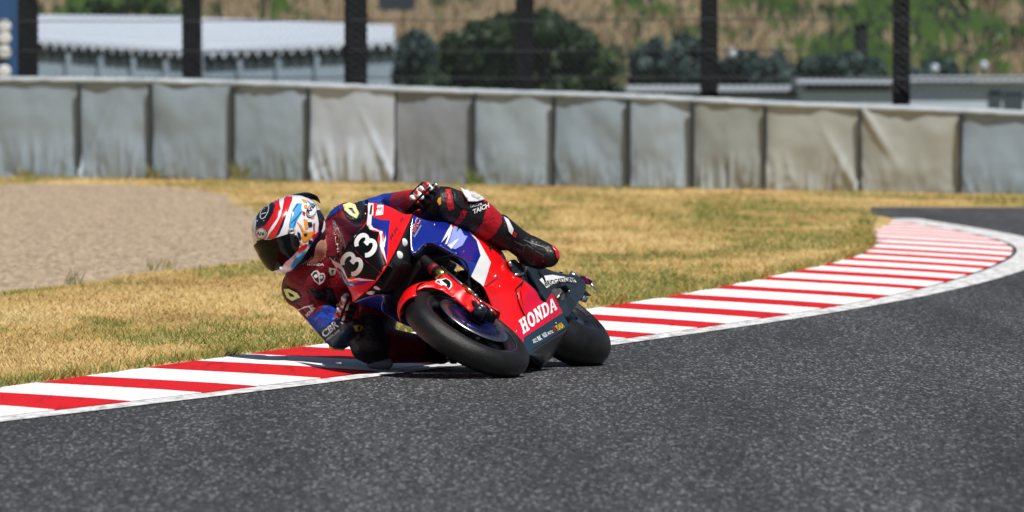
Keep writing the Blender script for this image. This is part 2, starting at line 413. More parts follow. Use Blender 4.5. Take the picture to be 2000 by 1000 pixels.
# turf falls to the asphalt near the kerb end
v2, f2 = cdt([[(p[0], p[1]) for p in tp]], (), 1.3)
tag(mk('turf', [(a, b, TZ(a, b)) for a, b in v2], f2, TURF, None, False), kind='structure')
ek = [(x, d, z) for x, d, z in tp[1:-4] if d > 60] + [tp[-4 - 1]]
turf_poly = [(p[0], p[1]) for p in tp]
sk = [tp[i] for i in range(len(tp)) if tp[i][1] > 62 and tp[i][1] < 79.5]
n_ = len(sk); tag(mk('turf_bank', [V((p[0], p[1], TZ(p[0], p[1]))) for p in sk] + [V((p[0] + (.25 if p[1] < 78.9 else 0), p[1] - (0 if p[1] < 78.9 else .9), -.02)) for p in sk], [(i, i + 1, n_ + i + 1, n_ + i) for i in range(n_ - 1)], TURF, None, False), kind='structure')
# gravel bed
gp = [(-700, 376), (-300, 372), (0, 369), (200, 367), (330, 371), (440, 382), (470, 394), (440, 406), (505, 415), (540, 445), (560, 480), (530, 505), (500, 513), (400, 523), (300, 537), (150, 560), (0, 573), (-200, 590), (-700, 620)]
gw = [G(x, y, ZG) for x, y in gp]; gpoly = [(p.x, p.y) for p in gw]
GRAV = mat('gravel_tan', (.22, .165, .108), .95, col2=(.44, .345, .24), vscale=22, stretch=(1, .2, 1), bump=1, bscale=40, thr=(.34, .64))
rows = []
gys = 42 + (97 - 42) * (np.linspace(0, 1, 300) ** 1.25)
for y in gys:
    rr = []
    for x in np.linspace(-6, -.9, 210):
        nz = noise.noise(V((x * 9, y * 3.0, 0))) * .5 + noise.noise(V((x * 24, y * 7, 5))) * .5 + .4 * noise.noise(V((x * 2, y * .6, 2)))
        rr.append(V((x, y, TZ(x, y) + .003 + .045 * max(0, nz + .35))))
    rows.append(rr)
for rr in rows:
    for p in rr:
        j0 = .25 * noise.noise(V((p.x * 2.2, p.y * .6, 9))) + .22 * noise.noise(V((p.x * 7, p.y * 2.1, 4))); qx, qy = p.x + j0, p.y + 2.5 * j0
        k_ = sum(inpoly(qx + a_, qy + b_, gpoly) for a_, b_ in ((.12, 0), (-.12, 0), (0, .8), (0, -.8), (.2, 0), (0, -1.6))) / 6
        p.z = TZ(p.x, p.y) - .004 + (p.z - TZ(p.x, p.y)) * k_ * k_
vf = grid_vf(rows); jit = lambda p: .25 * noise.noise(V((p.x * 2.2, p.y * .6, 9))) + .22 * noise.noise(V((p.x * 7, p.y * 2.1, 4)))
keep = [f for f in vf[1] if inpoly(vf[0][f[0]].x + jit(vf[0][f[0]]), vf[0][f[0]].y + 2.5 * jit(vf[0][f[0]]), gpoly)]
used = sorted({i for f in keep for i in f}); re = {a: i for i, a in enumerate(used)}
tag(mk('gravel', [vf[0][i] for i in used], [[re[i] for i in f] for f in keep], GRAV, None, True), 'tan gravel trap bed beside the dry grass', 'gravel', kind='stuff')
# grass blades
def grass(name, px, py, hgt, wid, mats, pick, label):
    vs, fs, mi = [], [], []
    for x, y in zip(px, py):
        p = G(x, y, ZG)
        if not inpoly(p.x, p.y, turf_poly): continue
        jj = jit(p)
        if inpoly(p.x + jj, p.y + 2.5 * jj, gpoly): continue
        k = pick(p, x, y); p.z = TZ(p.x, p.y)
        if k is None: continue
        sc = max(1, p.y / 42) ** .8; a = rng.random() * 6.28; hh = hgt * sc * (.45 + rng.random()) * (1.25 if k[0] > 2 else 1) * k[1]; ww = wid * sc * (.7 + .6 * rng.random())
        lean = V((rng.normal() * .85, rng.normal() * .6, 1)) * hh; s_ = V((math.cos(a), .4 * math.sin(a), 0)) * ww
        n = len(vs); vs += [p - s_, p + s_, p + lean]; fs.append((n, n + 1, n + 2)); mi.append(k[0])
    o = mk(name, vs, fs, mats, None, False, mi); return tag(o, label, 'grass', kind='stuff')
GM = [mat('straw_pale', (.66, .50, .24), .8), mat('straw', (.52, .355, .12), .8), mat('straw_brown', (.32, .19, .065), .8), mat('blade_olive', (.27, .23, .05), .7), mat('blade_green', (.135, .17, .022), .7)]
def pick(p, x, y):
    d = p.y; gx = interp(XG, d) if d < 73 else 99
    near = gx - p.x
    n = 1.1 * noise.noise(V((p.x * .7, d * .22, 3))) + .55 * noise.noise(V((p.x * 2.6, d * .55, 7))) + .3 * noise.noise(V((p.x * 9, d * 1.6, 2)))
    g = n * 2.0 + .06
    if near < .30: g += .42 * (1 - near / .30) + .25 * noise.noise(V((d * 1.3, 4, 1)))
    elif d < 42 and x < 620: g += .10
    if 66 < d < 80 and x > 1350: g += .45
    if d > 76: g -= .25
    r = rng.random() * .5 - .25 + g
    if near < .12 and r > .1: return (4, 1.5)
    if r > .47: return (4, 1.05)
    if r > .17: return (3, 1)
    if r > -.05: return (1, .9)
    n2 = noise.noise(V((p.x * 1.3, d * .3, 31)))
    return ((0 if rng.random() < .5 + n2 else (2 if rng.random() < .45 - n2 else 1)), .9)
NB = 260000
px = rng.uniform(-350, 2300, NB); py = 336 + (830 - 336) * rng.random(NB) ** 1.15
grass('grass', px, py, .019, .0027, GM, pick, 'dry straw and green mown grass beside the red and white kerb')
# ragged tufts along the kerb edge
vs, fs, mi = [], [], []
for k in range(15000):
    d = rng.uniform(29, 66); c_ = noise.noise(V((d * 1.7, 0, 5))) + .6 * noise.noise(V((d * 5, 3, 5)))
    if rng.random() > .35 + c_: continue
    p = V((interp(XG, d) - abs(rng.normal()) * .09 + .035 * max(0, c_) , d, 0)); p.z = TZ(p.x, p.y) - .004
    hh = .036 * (.4 + rng.random()) * (1 + max(0, c_)); a = rng.random() * 6.28; s_ = V((.003, .001, 0)) * max(1, d / 42); n = len(vs)
    vs += [p - s_, p + s_, p + V((rng.normal() * .8, rng.normal() * .5, 1)) * hh]; fs.append((n, n + 1, n + 2)); mi.append((4, 3, 1, 2)[min(3, int(rng.random() * 4 * (.6 if c_ > .1 else 1.2)))])
tag(mk('edge_grass', vs, fs, GM, None, False, mi), 'ragged green and dry tufts growing along the grass side of the kerb', 'grass', kind='stuff')
# ------------------------------------------------------------------ tarp covered barrier
wall = [(-520, 331, 150), (-330, 333, 151), (-160, 338, 152), (-10, 343, 153), (165, 346, 154), (305, 343, 156), (465, 346, 160), (612, 350, 165), (780, 352, 172), (935, 358, 178), (1090, 360, 182), (1237, 362, 187), (1362, 364, 193), (1503, 368, 201), (1688, 374, 207), (1885, 378, 215), (2070, 384, 223), (2260, 389, 230), (2460, 394, 238)]
tints = ['g', 'g', 'g', 'g', 'g', 'g', 'g', 'w', 'd', 'l', 'g', 'l', 'b', 'c', 'c', 'g', 'g', 'g']
TC = {'g': (.285, .36, .43), 'l': (.34, .415, .48), 'w': (.46, .52, .59), 'd': (.255, .285, .325), 'b': (.29, .32, .315), 'c': (.39, .415, .395)}
TM = {k: mat('tarp_' + k, tuple(x * .92 for x in c), .55, col2=tuple(x * 1.08 for x in c), vscale=2.2, bump=.15, bscale=12) for k, c in TC.items()}
TCAP = mat('tarp_fold_sunlit', (.30, .35, .39), .6, col2=(.52, .56, .59), vscale=2.5)
TBK = mat('joint_dark', (.035, .045, .05), .8)
feet = []
for x, yb, yt in wall:
    f = D(x, yb + 3, dwall(x)); t = D(x, yt, f.y); feet.append((f, t.z - f.z + ZG))
wf = feet[7][0]
barrier = tag(empty('barrier_wall', (wf.x, wf.y, wf.z)), 'long tyre barrier wrapped in grey tarpaulin sheets across the far edge of the grass', 'barrier')
wr = np.random.default_rng(3)
for i in range(len(wall) - 1):
    (a, za), (b, zb) = feet[i], feet[i + 1]; u = (b - a); u.z = 0; dzf = b.z - a.z; L = u.length; u /= L; n = V((u.y, -u.x, 0))
    g0 = .010; nx, nz = 34, 26; rows = []
    cor = [(wr.random() * .3, wr.random()), (1 - wr.random() * .3, wr.random())]
    fold = wr.random() < .55; fs_ = .35 + .5 * wr.random(); sd = i * 13.7
    for k in range(nz + 1):
        v = k / nz; rr = []
        for j in range(nx + 1):
            s_ = j / nx; x = g0 / L + s_ * (1 - 2 * g0 / L); h = ((za + (zb - za) * s_) - ZG) * v + (b.z - a.z) * s_
            bul = .022 * math.sin(math.pi * s_) * math.sin(math.pi * min(1, v * 1.1)) ** .7
            low = max(0, 1 - v * 2.1)
            ang = (s_ - .5 + .2 * noise.noise(V((sd, 0, 0)))) * (1.6 - .9 * v)
            wr_ = low ** 1.1 * (.13 if i in (3, 4, 7, 12, 13) else .045) * noise.noise(V((ang * 9, sd, v * 1.6))) + low * .03 * noise.noise(V((ang * 30, sd, v * 2)))
            soft = .035 * noise.noise(V((s_ * 2.4, v * 2.0, sd))) + .006 * noise.noise(V((s_ * 7, v * 6, sd)))
            cr_ = 0
            for c_, (cs, cv) in enumerate(cor):
                side = 0 if c_ == 0 else 1; dd = abs((s_ - side) - (1 if side == 0 else -1) * (v if cv > .5 else 1 - v) * .55)
                amp = .05 * math.exp(-(dd / .035) ** 2) * (1 - abs(s_ - side) * 2.2)
                if abs(s_ - side) < .45 and ((c_ == 0 and i in (4, 14)) or (c_ == 1 and i in (13, 7))): cr_ += amp
            sag = -.012 * low * noise.noise(V((s_ * 5, sd, 1)))
            rr.append(a + u * (x * L) + n * (bul + abs(wr_) + soft + cr_ + .105) + V((0, 0, h + sag)))
        rows.append(rr)
    p = mk('tarp_panel', *grid_vf(rows), TM[tints[i]], barrier)
    # folded sheet over the top edge; sunlight is put into its lighter colour
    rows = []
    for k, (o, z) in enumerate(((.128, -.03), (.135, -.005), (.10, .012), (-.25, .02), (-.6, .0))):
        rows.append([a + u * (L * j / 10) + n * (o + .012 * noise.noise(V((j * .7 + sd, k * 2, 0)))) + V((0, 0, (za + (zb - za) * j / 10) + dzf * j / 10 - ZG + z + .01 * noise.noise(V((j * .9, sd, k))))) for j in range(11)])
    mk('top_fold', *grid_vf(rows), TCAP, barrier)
    # tyre stack core shows dark in the gaps
    zc = (za + zb) / 2 - ZG
    box('tyre_core', (a + b) / 2 - n * .25 + V((0, 0, zc * .47)), u * (L / 2 - .004), n * .28, V((0, 0, zc * .47)), TBK, barrier, bevel=0)
    jw = .012 + .02 * wr.random()
    if i not in (3, 8): box('joint_strip', a + n * .155 + V((0, 0, (za - ZG) * .485)), u * jw, n * .012, V((0, 0, (za - ZG) * .475)), TBK, barrier, bevel=0)
# weeds at the barrier foot
WEED = [mat('weed_green', (.10, .15, .03), .7), mat('weed_dry', (.30, .24, .08), .8)]
def weed(px, py, h, n, spread, label, z=ZG):
    p = G(px, py, z) if py > 400 else D(px, py, dwall(px) - .25); mb = MB()
    for k in range(n):
        o = p + V((rng.normal() * spread, rng.normal() * spread, 0)); le = V((rng.normal() * .35, rng.normal() * .35, 1)) * h * (.5 + .7 * rng.random()); s_ = V((.007, 0, 0)) * (h / .25)
        mb.add(([o - s_, o + s_, o + le * .6 + s_ * .9 + V((0, .01, 0)), o + le], [(0, 1, 2, 3)]), int(rng.random() < .35))
    e = empty('weed_tuft', p); mb.build('leaves', WEED, e, False); tag(e, label, 'weed', 'weed tufts in front of the barrier')
for x, y, h, lb in ((52, 352, .16, 'small weed tuft at the barrier foot near the left edge'), (470, 350, .22, 'green weed tuft at the barrier foot above the helmet'), (932, 368, .24, 'tall thin weed at the barrier foot above the raised knee'), (300, 348, .16, 'dry weed tuft below the darkest open tarpaulin gap')):
    weed(x, y, h, 40, .05, lb)
for x, y, lb in ((300, 531, 'sprig of green weed on the near edge of the gravel'), (330, 527, 'green weed at the gravel edge right of a smaller sprig'), (145, 556, 'low weed on the gravel edge toward the left')):
    weed(x, y, .10, 12, .03, lb)
# ------------------------------------------------------------------ catch fence behind the barrier
POST = mat('post_black', (.006, .007, .009), .8, var=.3, vscale=3, spec=.15)
WIRE = mat('wire_haze_dark', (.05, .065, .07), .6)  # wire darkened and widened to put hazy dimming over the background
posts = [(55, 38), (375, 37), (695, 44), (1025, 36), (1385, 34), (1760, 33)]
pw = []
for x, wd in posts:
    i = max(k for k in range(len(wall) - 1) if wall[k][0] <= x); t = (x - wall[i][0]) / (wall[i + 1][0] - wall[i][0])
    d = (feet[i][0].y * (1 - t) + feet[i + 1][0].y * t) + 1.6; r = ray(x, 300); pw.append((V((r.x * d / r.y, d, ZG)), wd * d / F))
fence = tag(empty('catch_fence', pw[2][0]), 'tall wire catch fence on black posts behind the tarpaulin barrier', 'fence')
ext = [(pw[0][0] * 2 - pw[1][0], .22)] + pw + [(pw[-1][0] * 2 - pw[-2][0], .2)]
for p, wd in pw:
    hw = wd / 2; mb = MB(); X, Y, Z = V((1, 0, 0)), V((0, 1, 0)), V((0, 0, 1))
    mb.add(box_vf(p + Z * 2.1 - Y * hw * .9, X * hw, Y * .012, Z * 2.1)); mb.add(box_vf(p + Z * 2.1 + Y * hw * .9, X * hw, Y * .012, Z * 2.1)); mb.add(box_vf(p + Z * 2.1, X * .012, Y * hw * .88, Z * 2.1))
    mb.build('post', POST, fence, False)
for z in (1.22, 1.52, 1.86, 2.2, 2.6, 3.2):
    tube('cable', [p + V((0, -.14, z - ZG + .01 * math.sin(i * 3))) for i, (p, _) in enumerate(ext)], .007, WIRE, fence, 6)
mb = MB()
for i in range(len(ext) - 1):
    a, b = ext[i][0] + V((0, -.16, 0)), ext[i + 1][0] + V((0, -.16, 0)); L = (b - a).length; u = (b - a) / L; st = .085
    for k in range(int((L + 3) / st)):
        for sg in (1, -1):
            x0 = k * st - (3 if sg == 1 else 0); z0, z1 = 1.0, 4.0; xa, xb = (x0, x0 + 3) if sg == 1 else (x0 + 3 - 3, x0 - 3)
            if sg == -1: xa, xb = k * st, k * st - 3
            t0, t1 = 0., 1.
            if xa != xb:
                ts = sorted(((0 - xa) / (xb - xa), (L - xa) / (xb - xa))); t0, t1 = max(0, ts[0]), min(1, ts[1])
            if t0 >= t1: continue
            pA = a + u * (xa + (xb - xa) * t0) + V((0, .004 * sg, z0 + (z1 - z0) * t0)); pB = a + u * (xa + (xb - xa) * t1) + V((0, .004 * sg, z0 + (z1 - z0) * t1)); w_ = V((.0030, 0, 0))
            mb.add(([pA - w_, pA + w_, pB + w_, pB - w_], [(0, 1, 2, 3)]))
tag(mb.build('wire_mesh', WIRE, fence, False), kind='stuff')
# ------------------------------------------------------------------ background
# hillside
HILL = mat('hill_straw', (.24, .175, .10), .95, col2=(.08, .11, .03), vscale=.35, thr=(.42, .6))
def hz(x, y): return max(0, (y - 205) * .105) + .5 * noise.noise(V((x * .15, y * .06, 0))) * min(1, max(0, (y - 205) / 20)) - .3
rows = [[V((x, y, hz(x, y))) for x in np.linspace(-60, 60, 60)] for y in np.linspace(203, 480, 60)]
tag(mk('hillside', *grid_vf(rows), HILL, None), kind='structure')
RM = [mat('reed_straw', (.36, .27, .16), .85), mat('reed_pale', (.46, .36, .24), .85), mat('reed_brown', (.16, .11, .06), .85), mat('reed_green', (.07, .15, .02), .8), mat('reed_dark', (.018, .045, .016), .8)]
vs, fs, mi = [], [], []
for k in range(36000):
    y = rng.uniform(206, 300); r = ray(rng.uniform(-300, 2300), 0); x = r.x * y / r.y; n = 1.25 * noise.noise(V((x * .36, y * .08, 4))) + .7 * noise.noise(V((x * 1.1, y * .25, 9)))
    n += .42 * max(0, min(1, (x - 3) / 6)) * (1 if y > 216 else .4) - .05
    if x < -8 and y < 235: n += .35
    c = (4 if rng.random() < .4 else 3) if n > .20 else (4 if n > .08 and rng.random() < .6 else int(rng.random() * 3))
    h = rng.uniform(.25, .8) * (.65 if c > 2 else 1); wd = rng.uniform(.02, .06) * (2.4 if c > 2 else 1); p = V((x, y, hz(x, y) - .02))
    q = V((rng.normal() * .35, 0, 1)) * h; n0 = len(vs); vs += [p - V((wd, 0, 0)), p + V((wd, 0, 0)), p + q + V((wd * .4, 0, 0)), p + q - V((wd * .4, 0, 0))]; fs.append((n0, n0 + 1, n0 + 2, n0 + 3)); mi.append(c)
tag(mk('hillside_grass', vs, fs, RM, None, False, mi), 'tall dry straw and green growth covering the far hillside', 'hillside grass', kind='stuff')
# shrubs and hedges made of leaf faces over a branch frame
LEAF = [mat('leaf_dark', (.010, .030, .010), .6), mat('leaf_mid', (.022, .060, .016), .6), mat('leaf_light', (.038, .08, .02), .6)]
TEALL = [mat('hedge_dark', (.020, .050, .050), .6), mat('hedge_mid', (.038, .080, .076), .6), mat('hedge_light', (.075, .13, .12), .6)]
BARK = mat('bark', (.06, .045, .03), .9)
def shrub(name, x0, x1, ytop, d, mats, label, cat, n, zb=0.0, leaf=.12, dome=.5, seed=1, depth=1.2, group=None):
    r = np.random.default_rng(seed); a = D(x0, 130, d).x; b = D(x1, 130, d).x; zt = D(x0, ytop, d).z; cx, hw, hh = (a + b) / 2, (b - a) / 2, zt - zb
    e = empty(name, V((cx, d, zb))); mb = MB()
    cl = [(-1 + 2 * ((i + r.random()) / 90), r.uniform(-1, 1), r.uniform(0, 1) ** .8, r.uniform(.10, .26)) for i in range(90)]
    for k in range(n):
        c = cl[int(r.random() * len(cl))]; top = (1 - abs(c[0]) ** 2.6) ** dome
        v = V(tuple(r.normal(size=3))).normalized()
        p = V((cx + c[0] * hw * .88 + v.x * c[3] * hw * .5, d + c[1] * depth * .7 + v.y * c[3] * depth, zb + c[2] * top * hh * .86 + (v.z * c[3] * .45 + .08) * hh))
        if p.z < zb: p.z = zb + r.random() * .3
        t, s_ = frame(v + V(tuple(r.normal(size=3) * .5))); q = leaf * r.uniform(.6, 1.3)
        mb.add(([p - t * q, p + s_ * q * .5, p + t * q, p - s_ * q * .5], [(0, 1, 2, 3)]), 0 if r.random() < .45 else (1 if r.random() < .7 else 2))
    mb.build('crown', mats, e, False)
    tb = MB()
    for k in range(5):
        t = r.uniform(-.6, .6); tb.add(tube_vf([V((cx + t * hw * .3, d, zb)), V((cx + t * hw * .6, d, zb + hh * .4)), V((cx + t * hw * .9, d + r.uniform(-.4, .4), zb + hh * .75))], [.07, .05, .02], 6))
    tb.build('trunk', BARK, e); return tag(e, label, cat, group)
shrub('bush', 796, 1240, 34, 150, LEAF, 'big rounded dark green bush behind the fence at centre', 'bush', 52000, 0, .14, .40, 4, 1.3)
shrub('bush', 900, 1160, 10, 153, LEAF, 'higher green bush crown rising behind the big central bush', 'bush', 12000, .6, .12, .5, 6, 1.0)
hd = [(768, 860, 68, 'short dark teal hedge left of the big bush'), (1225, 1420, 74, 'dark teal hedge just right of the big bush'), (1400, 1560, 100, 'dark teal hedge right of the fifth fence post'), (1540, 1735, 108, 'dark teal hedge just left of the sixth fence post'), (1740, 1905, 122, 'low dark teal hedge just right of the sixth fence post')]
for k, (a, b, t, lb) in enumerate(hd): shrub('hedge', a, b, t, 178, TEALL, lb, 'hedge', 12000, 0, .15, .12, 20 + k, .8, 'hedges behind the fence')
for k, (a, b, t, dd, lb) in enumerate(((1600, 1760, 40, 232, 'green shrub on the hillside left of the sixth post'), (1790, 1960, 28, 236, 'bright green shrub on the hillside at upper right'), (620, 700, 8, 240, 'green shrub on the hillside left of the third post'), (130, 360, -12, 232, 'green shrub on the hill above the white roof'), (1900, 2080, 62, 225, 'green shrub on the hillside at the right edge'))):
    shrub('hill_shrub', a, b, t, dd, RM[3:4] + [RM[4]] + [LEAF[2]], lb, 'shrub', 3000, hz(D(a, 100, dd).x, dd) - .1, .2, .5, 40 + k, 1.2, 'shrubs on the hillside')
# white low buildings with scalloped eaves
ROOF = mat('roof_white', (.42, .48, .57), .6, col2=(.52, .58, .66), vscale=.8, stretch=(.3, 3, 3))
BWALL = mat('wall_blue_grey', (.27, .36, .45), .7, col2=(.36, .45, .54), vscale=.9)
EAVE = mat('eave_dark', (.05, .07, .08), .7)
def tent(x0, x1, yr0, yr1, ye0, ye1, d, label):
    e = empty('white_building', V((D((x0 + x1) / 2, 130, d).x, d, 0)))
    A, Bq = D(x0, ye0, d), D(x1, ye1, d); C, Dq = D(x0, yr0, d + 4), D(x1, yr1, d + 4); N = 17; mb = MB()
    rows = [[], [], []]
    for i in range(N * 4 + 1):
        t = i / (N * 4); sc = .16 * abs(math.sin(t * N * math.pi)); p = A.lerp(Bq, t); q = C.lerp(Dq, t)
        rows[0].append(p + V((0, -.02, -.22 + sc))); rows[1].append(p); rows[2].append(q)
    mk('roof', *grid_vf(rows), ROOF, e, False, solid=.03)
    mk('back_roof', [C, Dq, D(x1, ye1, d + 8) , D(x0, ye0, d + 8)], [(0, 1, 2, 3)], ROOF, e, False)
    a2, b2 = A + V((0, .12, 0)), Bq + V((0, .12, 0))
    mk('wall', [V((a2.x, a2.y, -.05)), V((b2.x, b2.y, -.05)), b2 + V((0, 0, -.05)), a2 + V((0, 0, -.05)), V((a2.x, d + 7.5, -.05)), V((b2.x, d + 7.5, -.05)), V((b2.x, d + 7.5, b2.z)), V((a2.x, d + 7.5, a2.z))], [(0, 1, 2, 3), (1, 5, 6, 2), (4, 0, 3, 7), (5, 4, 7, 6)], BWALL, e, False)
    mk('eave_shadow', [a2 + V((0, -.03, -.42)), b2 + V((0, -.03, -.42)), b2 + V((0, -.03, -.04)), a2 + V((0, -.03, -.04))], [(0, 1, 2, 3)], EAVE, e, False, solid=.02)  # dark strip painted in as the shadow under the scalloped eave
    for k in range(1, 5):
        p = a2.lerp(b2, k / 5); box('column', V((p.x, p.y - .06, p.z / 2 - .1)), V((.05, 0, 0)), V((0, .04, 0)), V((0, 0, p.z / 2 - .16)), BWALL, e, bevel=0)
    return tag(e, label, 'building', 'white roofed buildings behind the fence')
tent(70, 388, 30, 34, 76, 98, 180, 'white roofed low building between the first and second fence posts')
tent(394, 770, 36, 50, 98, 78, 183, 'white roofed low building between the second and third fence posts')
# blue banner at the left edge
BAN = mat('banner_blue', (.012, .06, .18), .5, col2=(.02, .10, .28), vscale=2)
e = tag(empty('banner', D(0, 130, 130) * 1), 'blue banner panel with white round marks at the left edge', 'banner'); e.location.z = 0
c = D(-60, 60, 130)
box('panel', V((c.x, c.y, 1.7)), V((.80, 0, 0)), V((0, .03, 0)), V((0, 0, 1.7)), BAN, e)
for yy in (52, 75, 102, 140): p = D(8, yy, 129.9); mk('white_mark', *lathe_vf([(0, .001), (.03, .09), (.0, .11)], p, V((0, -1, 0)), 16), WHITE, e)
# low white wall / trailer roof at right
PALE = mat('pale_paint', (.44, .53, .62), .6, col2=(.54, .62, .70), vscale=1.2)
def lowwall(x0, x1, yt, d, label, win):
    A, Bq = D(x0, yt, d), D(x1, yt + 2, d); m = (A + Bq) / 2; e = empty('low_building', V((m.x, d, 0))); hw = (Bq.x - A.x) / 2
    box('wall', V((m.x, d + 1, A.z * .44)), V((hw, 0, 0)), V((0, 1, 0)), V((0, 0, A.z * .44)), PALE, e)
    box('roof', V((m.x, d + 1, A.z * .94)), V((hw + .08, 0, 0)), V((0, 1.15, 0)), V((0, 0, .05)), ROOF, e)
    for a, b, t, q in win:
        P, Q = D(a, t, d - .02), D(b, q, d - .02); box('window', (P + Q) / 2, V(((Q.x - P.x) / 2, 0, 0)), V((0, .025, 0)), V((0, 0, (P.z - Q.z) / 2)), EAVE, e, bevel=0)
    tag(e, label, 'building', 'low pale buildings behind the barrier')
lowwall(1565, 1752, 150, 140, 'low pale roofed structure left of the sixth fence post', [(1572, 1740, 166, 178)])
lowwall(1770, 2120, 146, 141, 'low pale blue structure at the right edge behind the barrier', [(1932, 1955, 178, 212), (1962, 1998, 182, 216)])
lowwall(1232, 1560, 166, 142, 'low dark topped structure between the bush and fifth post', [(1240, 1550, 176, 186)])
for x, y, lb in ((1430, 106, 'white round marker beside the fifth fence post'), (1826, 136, 'white round marker right of the sixth fence post'), (1922, 130, 'white round marker near the right edge')):
    p = D(x, y, 160); e = tag(empty('marker', V((p.x, 160, 0))), lb, 'marker', 'white round markers')
    mk('head', *capsule_vf(p, p + V((0, 0, .04)), .085, .075, 14, 5), PALE, e); tube('stem', [V((p.x, 160, 0)), p], .02, POST, e, 6)
p = D(1682, 118, 200); e = tag(empty('dark_post', V((p.x, 200, 0))), 'short thick dark post on the hillside left of the sixth fence post', 'post'); tube('shaft', [V((p.x, 200, 0)), D(1682, 52, 200)], .17, POST, e, 12); tube('cap', [D(1682, 52, 200), D(1682, 46, 200)], .20, POST, e, 12)
p = D(775, 10, 226); e = tag(empty('block', V((p.x, 226, hz(p.x, 226)))), 'dark blue cabinet on the hill above the short hedge', 'block'); box('body', V((p.x, 226, p.z + .2)), V((.5, 0, 0)), V((0, .4, 0)), V((0, 0, .34)), mat('block_blue', (.03, .045, .06), .5), e); box('roof', V((p.x, 226, p.z + .58)), V((.56, 0, 0)), V((0, .46, 0)), V((0, 0, .04)), POST, e)  # plain block standing for the dark roof on the hill
# ================================================================== MOTORCYCLE
bike = tag(empty('motorcycle', (cf + cr_c) / 2), 'red, blue and white racing motorcycle number 33 leaned far over in the bend', 'motorcycle')
YA = by
# ---- steering of the front assembly
SAX = (hx * -.407 + bz * .914).normalized(); SPV = W(-.1, 0, 0)
SROT = Matrix.Translation(SPV) @ Matrix.Rotation(math.radians(-8), 4, SAX) @ Matrix.Translation(-SPV)
def st(vf): return [SROT @ p for p in vf[0]], vf[1]
def tyre_prof(R, rt, hw, bead):
    p = [(-bead, .215), (-bead - .004, .226), (-hw * .985, .226 + (R - rt - .226) * .55)]
    m = 26
    for i in range(m + 1):
        a = math.radians(-82 + 164 * i / m); p.append((math.sin(a) * rt * hw / rt, R - rt + math.cos(a) * rt))
    return p + [(hw * .985, .226 + (R - rt - .226) * .55), (bead + .004, .226), (bead, .215)]
def wheel(name, c, R, rt, hw, bead, T, disc):
    e = bpy.data.objects.new(name, None); COL.objects.link(e); e.parent = bike; e.empty_display_size = .1
    def add(n, vf, m, par=e, **k): return mk(n, *T(vf), m, par, **k)
    ty = add('tyre', lathe_vf(tyre_prof(R, rt, hw, bead), c, YA, 128), RUB)
    add('rim', lathe_vf([(-bead, .200), (-bead - .003, .222), (-bead + .006, .226), (-bead + .012, .200), (-bead * .5, .188), (bead * .5, .188), (bead - .012, .200), (bead - .006, .226), (bead + .003, .222), (bead, .200), (bead * .5, .180), (-bead * .5, .180), (-bead, .200)], c, YA, 128), RIM)
    for sd in (1, -1): add('rim_highlight', lathe_vf([(sd * (bead + .0045), .2165), (sd * (bead + .0055), .2235)], c, YA, 96), DISC, solid=.001)  # bright steel ring put in as the highlight along the rim lip
    add('hub', lathe_vf([(-.06, .001), (-.06, .026), (-.03, .042), (.03, .042), (.06, .026), (.06, .001)], c, YA, 32), RIM)
    for k in range(6):
        a = k * math.pi / 3 + .2; u = hx * math.cos(a) + bz * math.sin(a); v = -hx * math.sin(a) + bz * math.cos(a)
        mb = MB()
        for s_ in (-1, 1):
            vs, fs = tube_vf([c + u * .03 + v * .008 * s_, c + u * .10 + v * .012 * s_ , c + u * .187 + v * .030 * s_], [.014, .010, .011], 8); mb.add((vs, fs))
        v_, f_ = T((mb.v, mb.f)); mk('spoke', v_, f_, RIM, e)
    # coloured rim stripe, only arcs as printed
    for k in range(2): add('rim_stripe', lathe_vf([(bead - .010, .2015), (bead - .004, .2035)], c, YA, 16, k * math.pi - .35, k * math.pi + .35, ref=-bz), ORANGE, solid=.001)
    for sd in disc:
        add('brake_disc', lathe_vf([(sd * .068 - .0025, .118), (sd * .068 - .0025, .165), (sd * .068 + .0025, .165), (sd * .068 + .0025, .118), (sd * .068 - .0025, .118)], c, YA, 96), DISC)
        add('disc_carrier', lathe_vf([(sd * .066 - .003, .045), (sd * .070 - .003, .117), (sd * .070 + .003, .117), (sd * .066 + .003, .045), (sd * .066 - .003, .045)], c, YA, 64), DBLUE)
        mb = MB()
        for k in range(10):
            a = k * .628; u = hx * math.cos(a) + bz * math.sin(a); mb.add(lathe_vf([(-.006, .001), (-.006, .008), (.006, .008), (.006, .001)], c + u * .1175 + YA * sd * .068, YA, 12))
            a += .3; u = hx * math.cos(a) + bz * math.sin(a)
            for q in (.130, .142, .154): mb.add(lathe_vf([(-.0035, .001), (-.0035, .0035), (.0035, .0035), (.0035, .001)], c + (u * math.cos(q * 4) + u.cross(YA) * .1) * q + YA * sd * .068, YA, 8))
        v_, f_ = T((mb.v, mb.f)); tag(mk('bobbin', v_, f_, MATTE, e), kind='stuff')
    return e
ident = lambda vf: vf
fw = wheel('front_wheel', W(0, 0, 0), .30, .06, .06, .047, st, (1, -1))
rw = wheel('rear_wheel', W(-1.455, 0, .0357), .335, .10, .098, .08, ident, (1,))
